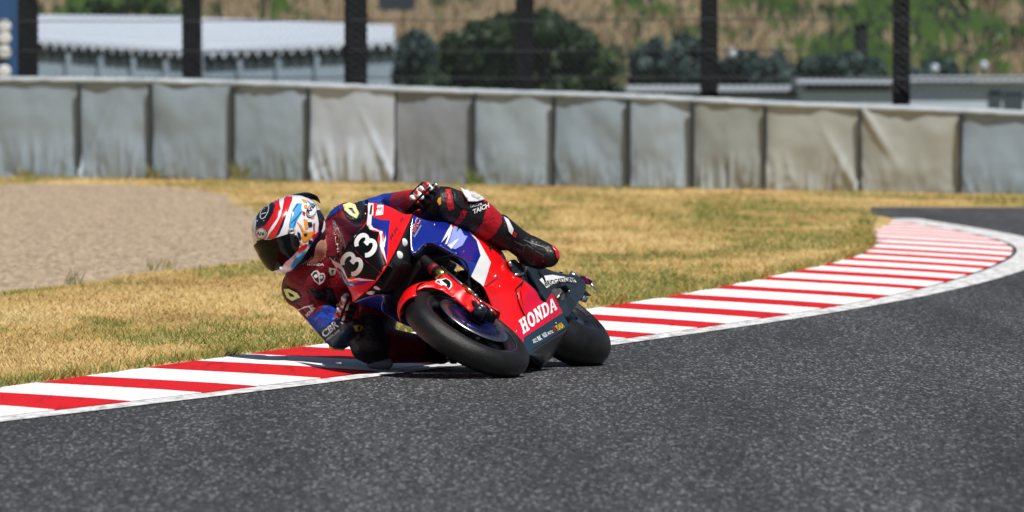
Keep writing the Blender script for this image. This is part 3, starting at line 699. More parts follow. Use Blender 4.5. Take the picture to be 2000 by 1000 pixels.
# ---- front fender: arched shell + side legs
rows = []
for i in range(41):
    a = math.radians(-34 + 128 * i / 40); u = hx * math.cos(a + math.pi / 2 - math.pi) * -1
    # a measured from top toward the rear
    u = bz * math.cos(a) - hx * math.sin(a); rr = []
    taper = 1 - .25 * max(0, (-a - .2)) 
    for k in range(13):
        s_ = -1 + 2 * k / 12; y = s_ * .078 * taper; r = .324 - .035 * abs(s_) ** 2.6
        rr.append(W(0, 0, 0) + u * r + by * y)
    rows.append(rr)
mk('front_fender', *st(grid_vf(rows)), RED, bike, solid=.004)
fenders = [bpy.data.objects['front_fender']]
FS = [(806, 572, .05), (815, 561, .02), (830, 553, -.01), (845, 549, -.04), (856, 546, -.07), (866, 538, -.11), (873, 535, -.13), (882, 542, -.12), (895, 552, -.10), (912, 567, -.07), (928, 582, -.045), (938, 592, -.03), (936, 599, -.02), (919, 611, -.01), (905, 598, -.02), (885, 581, -.03), (864, 568, -.01), (845, 562, .0), (828, 562, .02)]
Xf = {(p[0], p[1]): p[2] for p in FS}
v, f = cdt([[p[:2] for p in FS]], (), 8)
def fx(x, y):
    w_ = [(1 / ((q[0] - x) ** 2 + (q[1] - y) ** 2 + .01), X) for q, X in Xf.items()]; return sum(a * b for a, b in w_) / sum(a for a, b in w_)
vv = [B(x, y, fx(x, y)) for x, y in v]
o = mk('fender_side', vv, f, RED, bike, solid=.005); fenders.append(o)
mk('fender_side', [mir(p) for p in vv], [g[::-1] for g in f], RED, bike, solid=.005)
# ---- fork, calipers
for sg in (1, -1):
    fe = bpy.data.objects.new('fork_leg', None); COL.objects.link(fe); fe.parent = bike; fe.empty_display_size = .05
    p0 = W(-.035, sg * .108, -.03); ax = SAX
    def F_(t): return p0 + ax * t
    mk('lower_leg', *st(tube_vf([F_(0), F_(.04), F_(.10), F_(.24), F_(.25)], [.022, .03, .027, .027, .022], 16)), MATTE, fe)
    mk('gold_tube', *st(tube_vf([F_(.25), F_(.30)], .024, 16)), GOLD, fe)
    mk('gold_collar', *st(tube_vf([F_(.30), F_(.31), F_(.335), F_(.345)], [.026, .031, .031, .026], 16)), GOLD, fe)
    mk('upper_tube', *st(tube_vf([F_(.345), F_(.66)], .026, 16)), MATTE, fe)
    mk('print_band', *st(tube_vf([F_(.36), F_(.385)], .0266, 16)), MARO, fe)
    mk('sensor_rod', *st(tube_vf([F_(.10) + by * sg * .037 + hx * .012, F_(.34) + by * sg * .037 + hx * .012], .0045, 8)), ALU, fe)
    mk('sensor_barrel', *st(tube_vf([F_(.12) + by * sg * .039 + hx * .012, F_(.19) + by * sg * .039 + hx * .012], .009, 10)), GOLD, fe)
    ce = bpy.data.objects.new('brake_caliper', None); COL.objects.link(ce); ce.parent = bike; ce.empty_display_size = .05
    cc = W(-.125, sg * .078, .012); t = (bz * .86 - hx * .3).normalized(); n_ = t.cross(by).normalized()
    v_, f_ = box_vf(cc, t * .062, by * .034, n_ * .032); mk('caliper_body', *st((v_, f_)), MATTE, ce, False, bevel=.012)
    for q in (-.035, .035): mk('piston_bolt', *st(lathe_vf([(0, .012), (.008, .012), (.010, .008), (.010, .001)], cc + t * q + by * sg * .034, by * sg, 14)), ALU, ce)
    mk('red_bracket', *st(tube_vf([cc + t * .07 + by * sg * .036, cc - t * .01 + by * sg * .042, cc - t * .065 + by * sg * .036], .0065, 8)), LRED, ce)
    mk('banjo', *st(tube_vf([cc + t * .075, cc + t * .075 + by * sg * .05], .009, 10)), ALU, ce)
    mk('axle_clamp', *st(tube_vf([W(0, sg * .085, 0), W(0, sg * .14, 0)], [.03, .026], 18)), RIM, fe)
    mk('axle_nut', *st(tube_vf([W(0, sg * .14, 0), W(0, sg * .148, 0)], .016, 6)), ALU, fe)
hose = [B(838, 520, -.25), B(860, 505, -.2), B(885, 500, -.16), B(905, 508, -.15), B(914, 525, -.16), B(917, 555, -.15), B(922, 570, -.15), B(938, 585, -.14), B(955, 605, -.13), B(958, 612, -.13)]
tube('brake_hose', spline(hose, 6), .0042, MATTE, bike, 8)
tube('hose_joint', [B(915, 548, -.155), B(918, 568, -.15)], [.007, .009], MATTE, bike, 10)
# ---- nose cowl
nr = [[(687, 470, -.02), (705, 447, -.05), (717, 428, -.12), (717, 395, -.28)],
      [(705, 487, .05), (725, 462, .02), (740, 435, -.05), (757, 403, -.27)],
      [(722, 508, .09), (741, 480, .06), (760, 450, -.02), (788, 418, -.23)],
      [(745, 536, .11), (756, 519, .09), (775, 485, -.01), (805, 419, -.2)]]
NR = []
for r in nr:
    q = [B(*p) for p in r]; l = Lc(q[0]); q[0] = W(l.x, 0, l.z); NR.append(q)
NRf = [[mir(p) for p in r[:0:-1]] + r for r in NR]
nose_bm = to_bm(grid_vf(dense(NRf, 7, 7)))
def pm(P): # mirrored polygon helper for a nose poly with X guess per point
    return [proj(mir(B(*p))) for p in P]
plate = [(687, 470), (703, 449), (717, 436), (723, 449), (741, 454), (742, 482), (757, 519), (746, 537)]
whiteL = [(717, 395), (735, 393), (727, 447), (748, 456), (752, 497), (757, 519), (742, 482), (741, 454), (723, 449), (716, 438)]
navyL = [(730, 441), (762, 450), (757, 490), (756, 515), (752, 497), (748, 456), (728, 448)]
navy2 = [(724, 444), (725, 422), (762, 430), (756, 515), (750, 490), (748, 456), (727, 449)]
def poly_m(P):
    out = []
    for x, y in P:
        h = NB_.ray_cast(EYE, ray(x, y).normalized())
        out.append(proj(mir(h[0])) if h[0] else None)
    return [p for p in out if p]
tmp = bm_mk('tmp', nose_bm, [RED]); NB_ = bvh_of(tmp)
plateR = [proj(W(*(lambda l: (l.x, -l.y, l.z))(Lc(NB_.ray_cast(EYE, ray(*p).normalized())[0])))) if NB_.ray_cast(EYE, ray(*p).normalized())[0] else None for p in plate]
plate_all = [(717, 436), (723, 449), (741, 454), (742, 482), (757, 519), (745, 537)] 
bpy.data.objects.remove(tmp)
# paint zones by local coordinates on both sides
nose = bm_mk('nose_cowl', nose_bm, [RED, BLACK, WHITE, NAVY], bike, solid=.004)
NB_ = bvh_of(nose)
def sym_decal(name, P, m, off, step=5): return decal(name, [P], NB_, m, nose, off, step=step, mirror=True)
def clampc(P):  # keep the polygon on the left half: points beyond centre are pulled to the centre line
    return P
cen = [proj(W(Lc(p).x, .0005, Lc(p).z)) for p in [r[0] for r in dense([[q[0]] * 2 for q in NR], 6, 1)]]
cen_top, cen_bot = cen[0], cen[-1]
plateP = [(cen_top[0] + 1, cen_top[1] + 1)] + [(703, 451), (716, 437), (723, 449), (741, 454), (742, 482), (755, 517), (746, 533)] + [cen[i] for i in range(len(cen) - 3, 2, -3)]
sym_decal('number_field', plateP, BLACK, .003)
sym_decal('white_edge', [(718, 397), (734, 396), (726, 440), (730, 446), (747, 453), (749, 487), (755, 515), (742, 482), (741, 454), (723, 449), (717, 440)], WHITE, .0032)
sym_decal('navy_flash', [(727, 420), (730, 426), (762, 432), (758, 460), (756, 490), (755, 510), (750, 487), (748, 453), (731, 446), (726, 440)], BLUE, .0042)
decal('navy_slot', [[(724, 403), (728, 401), (726, 420), (722, 420)]], NB_, NAVY, nose, .0042)
decal('sticker', [[(737, 402), (749, 402), (748, 421), (734, 423)]], NB_, WHITE, nose, .0045)
lettering('sticker_print', 'MFJ', (736, 414), (747, 413), 6, NB_, LRED, nose, .006)
# number 33 as thick strokes
def three(o, ux, uy):
    a = [(.06 + .0, .80)] ; s1 = [(.5 + .40 * math.cos(t), .74 + .25 * math.sin(t)) for t in np.radians(np.linspace(165, -85, 18))]
    s2 = [(.48 + .46 * math.cos(t), .28 + .27 * math.sin(t)) for t in np.radians(np.linspace(85, -165, 18))]
    return [aff(stroke(s1, .23), o, ux, uy), aff(stroke(s2, .23), o, ux, uy)]
for k, o in enumerate(((676, 533), (701, 497))):
    ux = (23, -27); uy = (-8, -42) if k else (-4, -44)
    # digits follow the cowl: x along the bike's width, y up the cowl
    ux = (22, -30); uy = (-22, -24)
    decal('digit', three((693 + k * 26.5 - 0, 541 - k * 36), (20, -27), (-29, -25)), NB_, WHITE, nose, .0045, step=None)
lettering('lettering', 'HONDA', (674, 490), (704, 450), 8, NB_, WHITE, nose, .0045, bold=.02)
lettering('lettering', 'RR-R', (763, 470), (790, 428), 6, NB_, NAVY, nose, .0045, shear=.1)
# ---- black headlight panels with printed lamps
for sg in (1, -1):
    T = (lambda p: p) if sg == 1 else mir
    a = [B(805, 419.5, -.205), B(786, 464, -.09), B(771, 497, -.01), B(757, 520, .08)]
    b = [B(808, 424, -.225), B(803, 462, -.17), B(803, 497, -.13), B(792, 535, -.06)]
    rows = [[T(p) for p in spline(a, 5)], [T(p) for p in spline(b, 5)]]
    hp = mk('headlight_panel', *grid_vf(rows), MATTE, bike, solid=.004)
    if sg == 1: HB = bvh_of(hp)
for cxy in ((788, 474), (779, 499)):
    h = HB.ray_cast(EYE, ray(*cxy).normalized())
    if h[0] is None: print('lamp missed', cxy); continue
    n = h[1] if h[1].dot(ray(*cxy)) < 0 else -h[1]; n = (n + hx * .8).normalized()
    for T in ((lambda p: p), mir):
        v, f = lathe_vf([(-.004, .020), (.002, .020), (.006, .017), (.009, .010), (.0095, .001)], h[0], n, 24); mk('lamp', [T(p) for p in v], f, mat('lamp_white', (.72, .78, .76), .15, coat=1, var=.15, vscale=60), bike)
# ---- side fairings
tr = [((806, 420, -.21), (845, 433, -.38), (885, 432, -.58)),
      ((801, 462, -.15), (853, 449, -.36), (915, 445, -.65)),
      ((805, 497, -.11), (858, 467, -.33), (950, 463, -.72)),
      ((833, 473, -.17), (880, 480, -.36), (970, 480, -.77)),
      ((862, 483, -.22), (912, 500, -.42), (985, 500, -.79)),
      ((893, 503, -.28), (942, 520, -.48), (997, 530, -.80)),
      ((920, 540, -.33), (967, 548, -.54), (1025, 550, -.80)),
      ((944, 560, -.36), (987, 575, -.56), (1045, 567, -.79)),
      ((962, 600, -.37), (1003, 605, -.57), (1055, 585, -.79)),
      ((983, 640, -.38), (1018, 630, -.57), (1066, 592, -.81)),
      ((1005, 668, -.39), (1035, 650, -.57), (1090, 598, -.90)),
      ((1020, 683, -.40), (1046, 663, -.58), (1101, 618, -.93)),
      ((1028, 690, -.40), (1056, 673, -.60), (1112, 638, -.95))]
TR = [[B(*p) for p in r] for r in tr]
def quad3(a, b, c, n): return [a * ((1 - t) * (1 - 2 * t)) + b * (4 * t * (1 - t)) + c * (t * (2 * t - 1)) for t in [i / n for i in range(n + 1)]]
g1 = [quad3(*r, 14) for r in TR]
cols = [spline([r[j] for r in g1], 4) for j in range(15)]
grid = [[cols[j][i] for j in range(15)] for i in range(len(cols[0]))]
side_bm = to_bm(grid_vf(grid))
blueP = [(780, 400), (903, 428), (930, 470), (938, 500), (919, 548), (870, 520), (780, 560)]
whiteP = [(897, 430), (908, 443), (935, 472), (958, 513), (943, 562), (915, 549), (938, 500), (930, 470), (901, 438)]
tealP = [(1022, 660), (1034, 652), (1100, 610), (1130, 640), (1030, 710), (1020, 695)]
cherry = [(1000, 500), (1040, 552), (1046, 590), (1040, 640), (1010, 655), (1060, 640), (1110, 606), (1085, 560)]
cherryP = [(1034, 545), (1050, 566), (1130, 560), (1110, 612), (1030, 660), (1012, 668), (1006, 640), (1030, 632), (1022, 592)]
paint(side_bm, [(cherryP, 4), (blueP, 1), (whiteP, 2), (tealP, 3)])
side = bm_mk('side_fairing', side_bm, [RED, BLUE, WHITE, TEAL, CHERRY], bike, solid=.005)
bmr = side_bm.copy()
for v in bmr.verts: v.co = mir(v.co)
for f in bmr.faces: f.normal_flip()
sideR = bm_mk('side_fairing', bmr, [RED, BLUE, WHITE, TEAL, CHERRY], bike, solid=.005)
SB = bvh_of(side)
# pointed rear corner of the HONDA strip
def plate3(name, P, m, parent, th=.005, step=None, bev=0, mats=None):   # polygon from (px,py,X) triples
    import itertools
    pts2 = [(p[0], p[1]) for p in P]; v, f = cdt([pts2]); X = {tuple(round(q, 2) for q in p[:2]): p[2] for p in P}
    vv = [B(x, y, X.get((round(x, 2), round(y, 2)), P[0][2])) for x, y in v]
    return mk(name, vv, f, m, parent, False, solid=th, bevel=bev)
fin = plate3('fairing_corner', [(1063, 596, -.80), (1078, 572, -.87), (1092, 600, -.905), (1070, 605, -.82)], CHERRY, bike)
SB = bvh_of(side, fin)
# inner duct lips running back from the front edges
for sg in (1, -1):
    T = (lambda p: p) if sg == 1 else mir
    e0 = [c for c in cols[0]]; rows = []
    for k, (dx, sy) in enumerate(((0, 1), (-.03, .93), (-.09, .80), (-.16, .72))):
        rr = []
        for p in e0[4:]:
            l = Lc(p); rr.append(T(W(l.x + dx, l.y * sy, l.z - .01 * k)))
        rows.append(rr)
    mk('inner_duct', *grid_vf(rows), NAVY if sg == 1 else NAVY, bike, solid=.003)
# belly pan between both lower edges
lo = grid[-1]; rows = []
for k in range(9):
    t = -1 + k / 4
    rows.append([W(Lc(p).x, Lc(p).y * t, Lc(p).z - .012 * (1 - t * t)) for p in lo])
mk('belly_pan', *grid_vf(rows), CARB, bike, solid=.004)
# radiator and engine core that fill the fairing
def lbox(name, x0, x1, y, z0, z1, m, bev=.01): return box(name, W((x0 + x1) / 2, 0, (z0 + z1) / 2), hx * ((x1 - x0) / 2), by * y, bz * ((z1 - z0) / 2), m, bike, bev)
lbox('radiator', -.47, -.39, .10, .12, .36, MATTE)
lbox('oil_cooler', -.50, -.44, .03, -.12, .05, MATTE)
lbox('engine', -.98, -.66, .085, -.08, .33, MATTE, .03)
lbox('cylinder_head', -.66, -.48, .05, .0, .33, MATTE, .02)
lbox('air_box', -.60, -.17, .105, .36, .50, MATTE, .03)
lbox('intake_duct', -.18, .04, .075, .40, .47, MATTE, .02)
lbox('steering_head', -.42, -.22, .06, .48, .60, MATTE, .02)
for z in (.10, .155, .21, .265, .32): lbox('radiator_fin', -.392, -.386, .12, z - .004, z + .004, RIM, 0)
# ---- windscreen
sr = [[NR[0][0], NR[0][1], B(712, 437, -.09), B(716, 432, -.115)],
      [B(668, 450, -.12), B(684, 441, -.12), B(702, 440, -.115), B(715, 430, -.13)],
      [B(648, 431, -.25), B(662, 424, -.25), B(688, 432, -.20), B(713, 424, -.16)]]
for r in sr: l = Lc(r[0]); r[0] = W(l.x, 0, l.z)
scr = mk('windscreen', *grid_vf(dense([[mir(p) for p in r[:0:-1]] + r for r in sr], 7, 6)), SCREEN, bike, solid=0)
# screen rim strip with fasteners
rim_l = spline([B(717, 393, -.285), B(715, 412, -.21), B(716, 432, -.125), B(705, 449, -.055), NR[0][0]], 6)
for T in ((lambda p: p), mir): tube('screen_trim', [T(p + hx * .004) for p in rim_l], .0085, BLACK, bike, 8)
for T in ((lambda p: p), mir):
    for p in ((716, 400, -.25), (715, 418, -.18), (715, 434, -.115)):
        q = B(*p) + hx * .012; v, f = lathe_vf([(0, .004), (.003, .003), (.0032, .0005)], q, hx, 10); mk('fastener', [T(x) for x in v], f, ALU, bike)
# ---- tank, seat, tail
rows = []
for x, hw, zt, zb in ((-.40, .10, .56, .42), (-.46, .155, .625, .42), (-.55, .175, .655, .40), (-.66, .175, .64, .38), (-.78, .14, .58, .38), (-.88, .10, .53, .38), (-.93, .08, .50, .40)):
    rows.append([W(x, hw * math.copysign(abs(math.cos(a)) ** .7, math.cos(a)), zb + (zt - zb) * (.5 + .5 * math.copysign(abs(math.sin(a)) ** .7, math.sin(a)))) for a in np.linspace(0, 2 * math.pi, 25)])
mk('fuel_tank', *grid_vf(dense(rows, 3, 1)), BLUE, bike)
rows = []
for x, hw, zt, zb in ((-.90, .11, .50, .44), (-1.05, .15, .51, .45), (-1.18, .14, .53, .46), (-1.22, .12, .58, .47), (-1.40, .09, .62, .52), (-1.60, .05, .66, .60), (-1.68, .02, .67, .64)):
    rows.append([W(x, hw * math.copysign(abs(math.cos(a)) ** .6, math.cos(a)), zb + (zt - zb) * (.5 + .5 * math.copysign(abs(math.sin(a)) ** .6, math.sin(a)))) for a in np.linspace(0, 2 * math.pi, 25)])
mk('tail_cowl', *grid_vf(dense(rows, 3, 1)), RED, bike)
box('seat_pad', W(-1.05, 0, .517), hx * .13, by * .12, bz * .012, MATTE, bike, .01)
# ---- handlebars and levers
for sg in (1, -1):
    he = bpy.data.objects.new('handlebar', None); COL.objects.link(he); he.parent = bike; he.empty_display_size = .05
    a, b = W(-.335, sg * .10, .605), W(-.40, sg * .365, .565)
    mk('bar', *tube_vf([a, b], .011, 12), MATTE, he); mk('grip', *tube_vf([a.lerp(b, .55), b], .0165, 14), RUB, he); mk('bar_end', *tube_vf([b, b + (b - a) * .03], [.017, .015], 12), ALU, he)
    mk('clamp', *tube_vf([a - bz * .03, a + bz * .02], .03, 16), MATTE, he)
    lv = [a.lerp(b, .38) + hx * .03, a.lerp(b, .52) + hx * .075, a.lerp(b, .75) + hx * .085, a.lerp(b, .98) + hx * .075]
    mk('lever', *tube_vf(spline(lv, 5), [.008] + [.0055] * 15, 8), MATTE, he)
    mk('reservoir', *tube_vf([a.lerp(b, .33) + hx * .03 + bz * .0, a.lerp(b, .33) + hx * .03 + bz * .05], .016, 14), MATTE, he)
# ---- frame spar, heat shield, swingarm, chain, rear details
plate3('frame_cover', [(988, 513, -.80), (1003, 506, -.84), (1015, 518, -.87), (1026, 540, -.88), (1034, 566, -.87), (1030, 573, -.86), (1018, 566, -.84), (1000, 540, -.82)], CARB, bike, .03, bev=.008)
tube('frame_bolt', [B(993, 517, -.79), B(999, 514, -.795)], [.014, .014], ALU, bike, 14)
for p, r in (((968, 541, -.62), .011), ((905, 492, -.33), .003), ((979, 499, -.74), .004), ((890, 496, -.29), .003)):
    h = SB.ray_cast(EYE, ray(p[0], p[1]).normalized())
    if h[0] is not None:
        n = h[1] if h[1].dot(ray(p[0], p[1])) < 0 else -h[1]; mk('fastener', *lathe_vf([(.002, r), (.006, r), (.007, r * .6), (.005, .0005)], h[0], n, 18), ALU, bike)
swp = [(1012, 512, -.98), (1030, 516, -1.02), (1050, 521, -1.08), (1074, 531, -1.18), (1100, 538, -1.32), (1122, 540, -1.45), (1138, 552, -1.50), (1140, 566, -1.48), (1132, 584, -1.36), (1122, 600, -1.25), (1104, 622, -1.14), (1086, 630, -1.06), (1082, 612, -1.03), (1060, 590, -1.0), (1046, 568, -.98), (1030, 545, -.97)]
swh = [(1072, 569, -1.10), (1086, 561, -1.17), (1100, 561, -1.24), (1108, 569, -1.27), (1107, 580, -1.24), (1098, 587, -1.19), (1086, 591, -1.13)]
X_ = {(p[0], p[1]): p[2] for p in swp + swh}
v, f = cdt([[p[:2] for p in swp]], [[p[:2] for p in swh]])
def near_x(x, y):
    b = min(X_, key=lambda q: (q[0] - x) ** 2 + (q[1] - y) ** 2); return X_[b]
vv = [B(x, y, near_x(x, y)) for x, y in v]
sw = mk('swingarm', vv, f, CARB, bike, False, solid=.035, bevel=.008)
mk('swingarm', [mir(p) for p in vv], [g[::-1] for g in f], CARB, bike, False, solid=.035, bevel=.008)
SWB = bvh_of(sw)
box('swingarm_bridge', W(-1.02, 0, .06), hx * .05, by * .16, bz * .05, CARB, bike, .02)
decal('tyre_maker_strip', [[(1047, 551), (1056, 543), (1072, 540), (1113, 547), (1119, 556), (1085, 554), (1066, 562), (1060, 566)]], SWB, WHITE, sw, .021)
lettering('lettering', 'BRIDGESTONE', (1058, 562), (1116, 553.5), 10, SWB, BLACK, sw, .0225, bold=.012, up=(-3, -10))
tube('swingarm_stay', [B(1046, 520, -1.05), B(1054, 530, -1.06), B(1062, 552, -1.06)], [.012, .014, .012], CARB, bike, 12)
# axle blocks, hooks
box('axle_block', W(-1.455, .205, .03), hx * .045, by * .012, bz * .025, ALU, bike, .006)
tube('axle', [W(-1.455, -.17, .036), W(-1.455, .235, .036)], .014, ALU, bike, 16)
tube('axle_nut', [W(-1.455, .215, .036), W(-1.455, .238, .036)], .022, ALU, bike, 6)
plate3('stand_hook', [(1133, 538, -1.5), (1142, 540, -1.52), (1158, 549, -1.52), (1152, 556, -1.52), (1140, 553, -1.5)], PURP, bike, .014, bev=.004)
tube('hook_arm', [B(1150, 552, -1.52), B(1160, 561, -1.53), B(1168, 570, -1.53)], [.007, .006, .002], ALU, bike, 8)
tube('swing_bobbin', [B(1094, 538, -1.30), B(1096, 531, -1.30)], [.006, .009], MATTE, bike, 10)
plate3('hugger', [(1130, 570, -1.48), (1142, 566, -1.5), (1156, 578, -1.52), (1138, 578, -1.5)], CARB, bike, .012, bev=.003)
tube('caliper_stub', [B(1132, 580, -1.46), B(1145, 586, -1.48)], [.016, .014], ALU, bike, 12)
# chain loop on the left
ch = []
for i in range(17): ch.append(W(-.93 - .525 * i / 16, .115, .125 - .02 * i / 16))
mb = MB()
for i in range(34):
    p = ch[0].lerp(ch[-1], i / 34); mb.add(box_vf(p, hx * .007, by * (.006 if i % 2 else .009), bz * .006))
mb.build('chain', GOLD, bike, False)
mk('sprocket', *lathe_vf([(.11, .001), (.11, .10), (.118, .10), (.118, .001)], W(-1.455, 0, .0357), YA, 44), GOLD, bike, False)
# pegs and shift lever
for sg in (1, -1):
    tube('foot_peg', [W(-.93, sg * .16, .13), W(-.93, sg * .27, .14)], .012, ALU, bike, 10)
    plate3_ = box('peg_plate', W(-.92, sg * .15, .17), hx * .035, by * .006, bz * .075, CARB, bike, .004)
    tube('shift_rod' if sg == 1 else 'brake_pedal', [W(-.93, sg * .19, .12), W(-.86, sg * .20, .115), W(-.76, sg * .19, .12)], .007, ALU, bike, 8)
tube('tank_vent', [B(958, 482, -.70), B(955, 487, -.68), B(957, 496, -.67)], [.009, .007, .006], MATTE, bike, 8)
# exhaust on the far side
tube('exhaust', spline([W(-.75, -.05, -.10), W(-.95, -.10, -.09), W(-1.08, -.15, -.0), W(-1.30, -.17, .09)], 5), [.03] * 6 + [.045] * 4 + [.06] * 6, mat('titanium', (.32, .28, .25), .35, metal=1), bike, 20)
# ---- graphics on the side fairing
SL = {'H': [[(0, 0), (.46, 0), (.46, .16), (.36, .16), (.36, .42), (.64, .42), (.64, .16), (.54, .16), (.54, 0), (1, 0), (1, .16), (.9, .16), (.9, .84), (1, .84), (1, 1), (.54, 1), (.54, .84), (.64, .84), (.64, .6), (.36, .6), (.36, .84), (.46, .84), (.46, 1), (0, 1), (0, .84), (.1, .84), (.1, .16), (0, .16)]],
      'N': [[(0, 0), (.42, 0), (.42, .16), (.32, .16), (.32, .58), (.70, 0), (.92, 0), (.92, .84), (1, .84), (1, 1), (.6, 1), (.6, .84), (.70, .84), (.70, .44), (.34, 1), (0, 1), (0, .84), (.1, .84), (.1, .16), (0, .16)]],
      'O': [ell(.5, .5, .5, .52)], 'D': [[(0, 0), (.5, 0)] + [(.5 + .5 * math.cos(t), .5 + .5 * math.sin(t)) for t in np.linspace(-1.45, 1.45, 14)] + [(.5, 1), (0, 1), (0, .84), (.1, .84), (.1, .16), (0, .16)]],
      'A': [[(0, 0), (.36, 0), (.36, .15), (.29, .15), (.33, .28), (.66, .28), (.70, .15), (.63, .15), (.63, 0), (1, 0), (1, .15), (.94, .15), (.64, 1), (.34, 1), (.06, .15), (0, .15)]]}
HO = {'O': [ell(.5, .5, .23, .32)], 'D': [[(.36, .17)] + [(.44 + .28 * math.cos(t), .5 + .33 * math.sin(t)) for t in np.linspace(-1.4, 1.4, 12)] + [(.36, .83)]], 'A': [[(.38, .43), (.61, .43), (.5, .76)]]}
for k, ch_ in enumerate('HONDA'):
    t = k / 5; o = (1021 + 66.5 * t, 654 - 48 * t - 3 * math.sin(t * 3)); ux = (12.6, -9.1); uy = (-9.5 + 5.0 * t, -27 + 2.5 * t)
    decal('big_letter', [aff(p, o, ux, uy) for p in SL[ch_]], SB, WHITE, side, .0045, [aff(p, o, ux, uy) for p in HO.get(ch_, [])], step=6)
lettering('lettering', 'ASICS', (1041, 672), (1049, 668), 8, SB, WHITE, side, .0045, bold=.01)
lettering('lettering', 'RK', (1051, 667), (1058, 663), 9, SB, WHITE, side, .0045, bold=.03)
lettering('lettering', 'NGK', (1061, 661), (1069, 656), 9, SB, WHITE, side, .0045, bold=.02)
lettering('lettering', 'MOTUL', (1070, 655), (1080, 650), 6, SB, WHITE, side, .0045, bold=.02)
lettering('lettering', 'X', (1081, 650), (1086, 647), 12, SB, LRED, side, .0045, bold=.03)
lettering('lettering', 'YUASA', (1087, 647), (1101, 639), 11, SB, YEL, side, .0045, bold=.03)
lettering('lettering', 'HRC', (805, 461), (820, 432), 10, SB, WHITE, side, .0045, bold=.05, shear=.1)
lettering('lettering', 'HRC', (805.5, 460.5), (819.5, 433), 9, SB, HRED, side, .0056, bold=.02, shear=.1)
for a, b in (((860, 475), (866, 478)),): pass
lettering('stripe_print', 'HONDA RACING', (809, 464), (822, 441), 3, SB, WHITE, side, .0045)
# angular white and lilac flashes
for P, m in (([(861, 476), (872, 452), (880, 440), (883, 447), (878, 462), (872, 478), (868, 479), (875, 460)], WHITE), ([(884, 446), (892, 437), (897, 438), (890, 455), (884, 474), (879, 482), (872, 482)], LILAC), ([(880, 462), (898, 447), (906, 461), (912, 462), (902, 480), (888, 488), (876, 484)], LILAC), ([(873, 480), (889, 470), (896, 466), (884, 482), (880, 488)], WHITE), ([(877, 446), (882, 436), (887, 444)], RED)):
    decal('flash', [P], SB, m, side, .004 + .0006 * (m is WHITE) , step=6)
# vent fin on the red panel; flat dark decal paints the opening's shade
decal('vent_shade', [[(1004, 566), (1024, 546), (1027, 548), (1016, 566), (1019, 590), (1030, 633), (1024, 622), (1010, 590)]], SB, MATTE, side, .004, step=5)
decal('vent_blade', [[(1006, 568), (1015, 561), (1013, 575), (1017, 595), (1025, 622), (1012, 594)]], SB, RED, side, .009, step=5)
SEAM = mat('panel_gap', (.05, .004, .005), .6)
decal('panel_gap', [stroke([(946, 560), (968, 545), (990, 524)], 1.2)], SB, SEAM, side, .0034, step=None)
decal('panel_gap', [stroke([(915, 447), (935, 463), (960, 482), (980, 503)], 1.0)], SB, SEAM, side, .0034, step=None)
for q in ((952, 470), (975, 560), (1008, 648), (1060, 600), (1085, 632), (848, 440), (830, 478)):
    h = SB.ray_cast(EYE, ray(*q).normalized())
    if h[0] is not None:
        n = h[1] if h[1].dot(ray(*q)) < 0 else -h[1]; mk('fastener', *lathe_vf([(.003, .0042), (.0055, .0036), (.006, .0005)], h[0], n, 10), ALU, bike)
FB = bvh_of(*fenders)
Bsh = [(849, 552), (853, 547), (865, 546), (870, 544), (877, 548), (882, 553), (883, 560), (877, 567)]
decal('maker_badge', [Bsh], FB, WHITE, fenders[1], .0035, step=5)
decal('badge_mark', [[(867, 547), (871, 546), (877, 550), (880, 555), (879, 561), (875, 564), (866, 558), (871, 560), (872, 557), (862, 549)]], FB, BLACK, fenders[1], .0048, step=None)
decal('badge_mark', [[(851, 552), (854, 549), (858, 549), (860, 556)]], FB, LRED, fenders[1], .0048, step=None)
# ================================================================== RIDER
kb = G(740, 727, .0)
man = tag(empty('person', kb), 'rider in maroon and blue leathers and a painted helmet hanging off the leaning motorcycle', 'person')
def P_(px, py, X): return B(px, py, X)
bones = []   # (p, q, r0, r1, [(t, material index)...])
def bone(p, q, r0, r1, z): bones.append((p, q, r0, r1, z))
BM = [MARO, LBLK, LBLUE, LNAVY, LRED, LWHT, SKIN]
pel = P_(767, 500, -.98); belly = P_(708, 512, -.78); chest = P_(640, 528, -.58); neck = P_(625, 503, -.47)
shL = P_(680, 436, -.52); shR = P_(590, 563, -.50)
elL = P_(757, 404, -.74); wrL = P_(806, 388, -.47)
elR = P_(662, 654, -.56); wrR = P_(684, 630, -.44)
hipL = P_(800, 470, -1.0); knL = P_(868, 402, -.55); anL = P_(1000, 470, -.84)
hipR = P_(745, 560, -1.0); knR = P_(722, 672, -.55); anR = P_(850, 684, -.9)
bone(pel, belly, .155, .145, [(0, 1)]); bone(belly, chest, .15, .155, [(0, 0)])
bone(hipL, hipR, .125, .125, [(0, 1)])
bone(shL, shR, .092, .092, [(0, 0)]); bone(chest, neck, .14, .085, [(0, 0)])
bone(P_(655, 470, -.50), P_(600, 545, -.47), .10, .10, [(0, 0)])
bone(neck, P_(607, 478, -.38), .066, .064, [(0, 1), (.55, 6)])
bone(P_(668, 468, -.70), P_(640, 490, -.62), .10, .09, [(0, 0)])     # aero hump
bone(shL, elL, .078, .060, [(0, 2)]); bone(elL, wrL, .060, .042, [(0, 2), (.50, 4)])
bone(shR, elR, .080, .066, [(0, 0), (.44, 2), (.72, 3)]); bone(elR, wrR, .066, .046, [(0, 3)])
bone(hipL, knL, .115, .088, [(0, 0), (.75, 1)]); bone(knL, P_(930, 424, -.68), .086, .088, [(0, 1), (.22, 4), (.36, 1), (.9, 4)]); bone(P_(930, 424, -.68), P_(985, 462, -.79), .088, .064, [(0, 4), (.5, 1)])
bone(hipR, knR, .115, .088, [(0, 0), (.8, 1)]); bone(knR, anR, .088, .055, [(0, 1), (.12, 0), (.7, 1)])
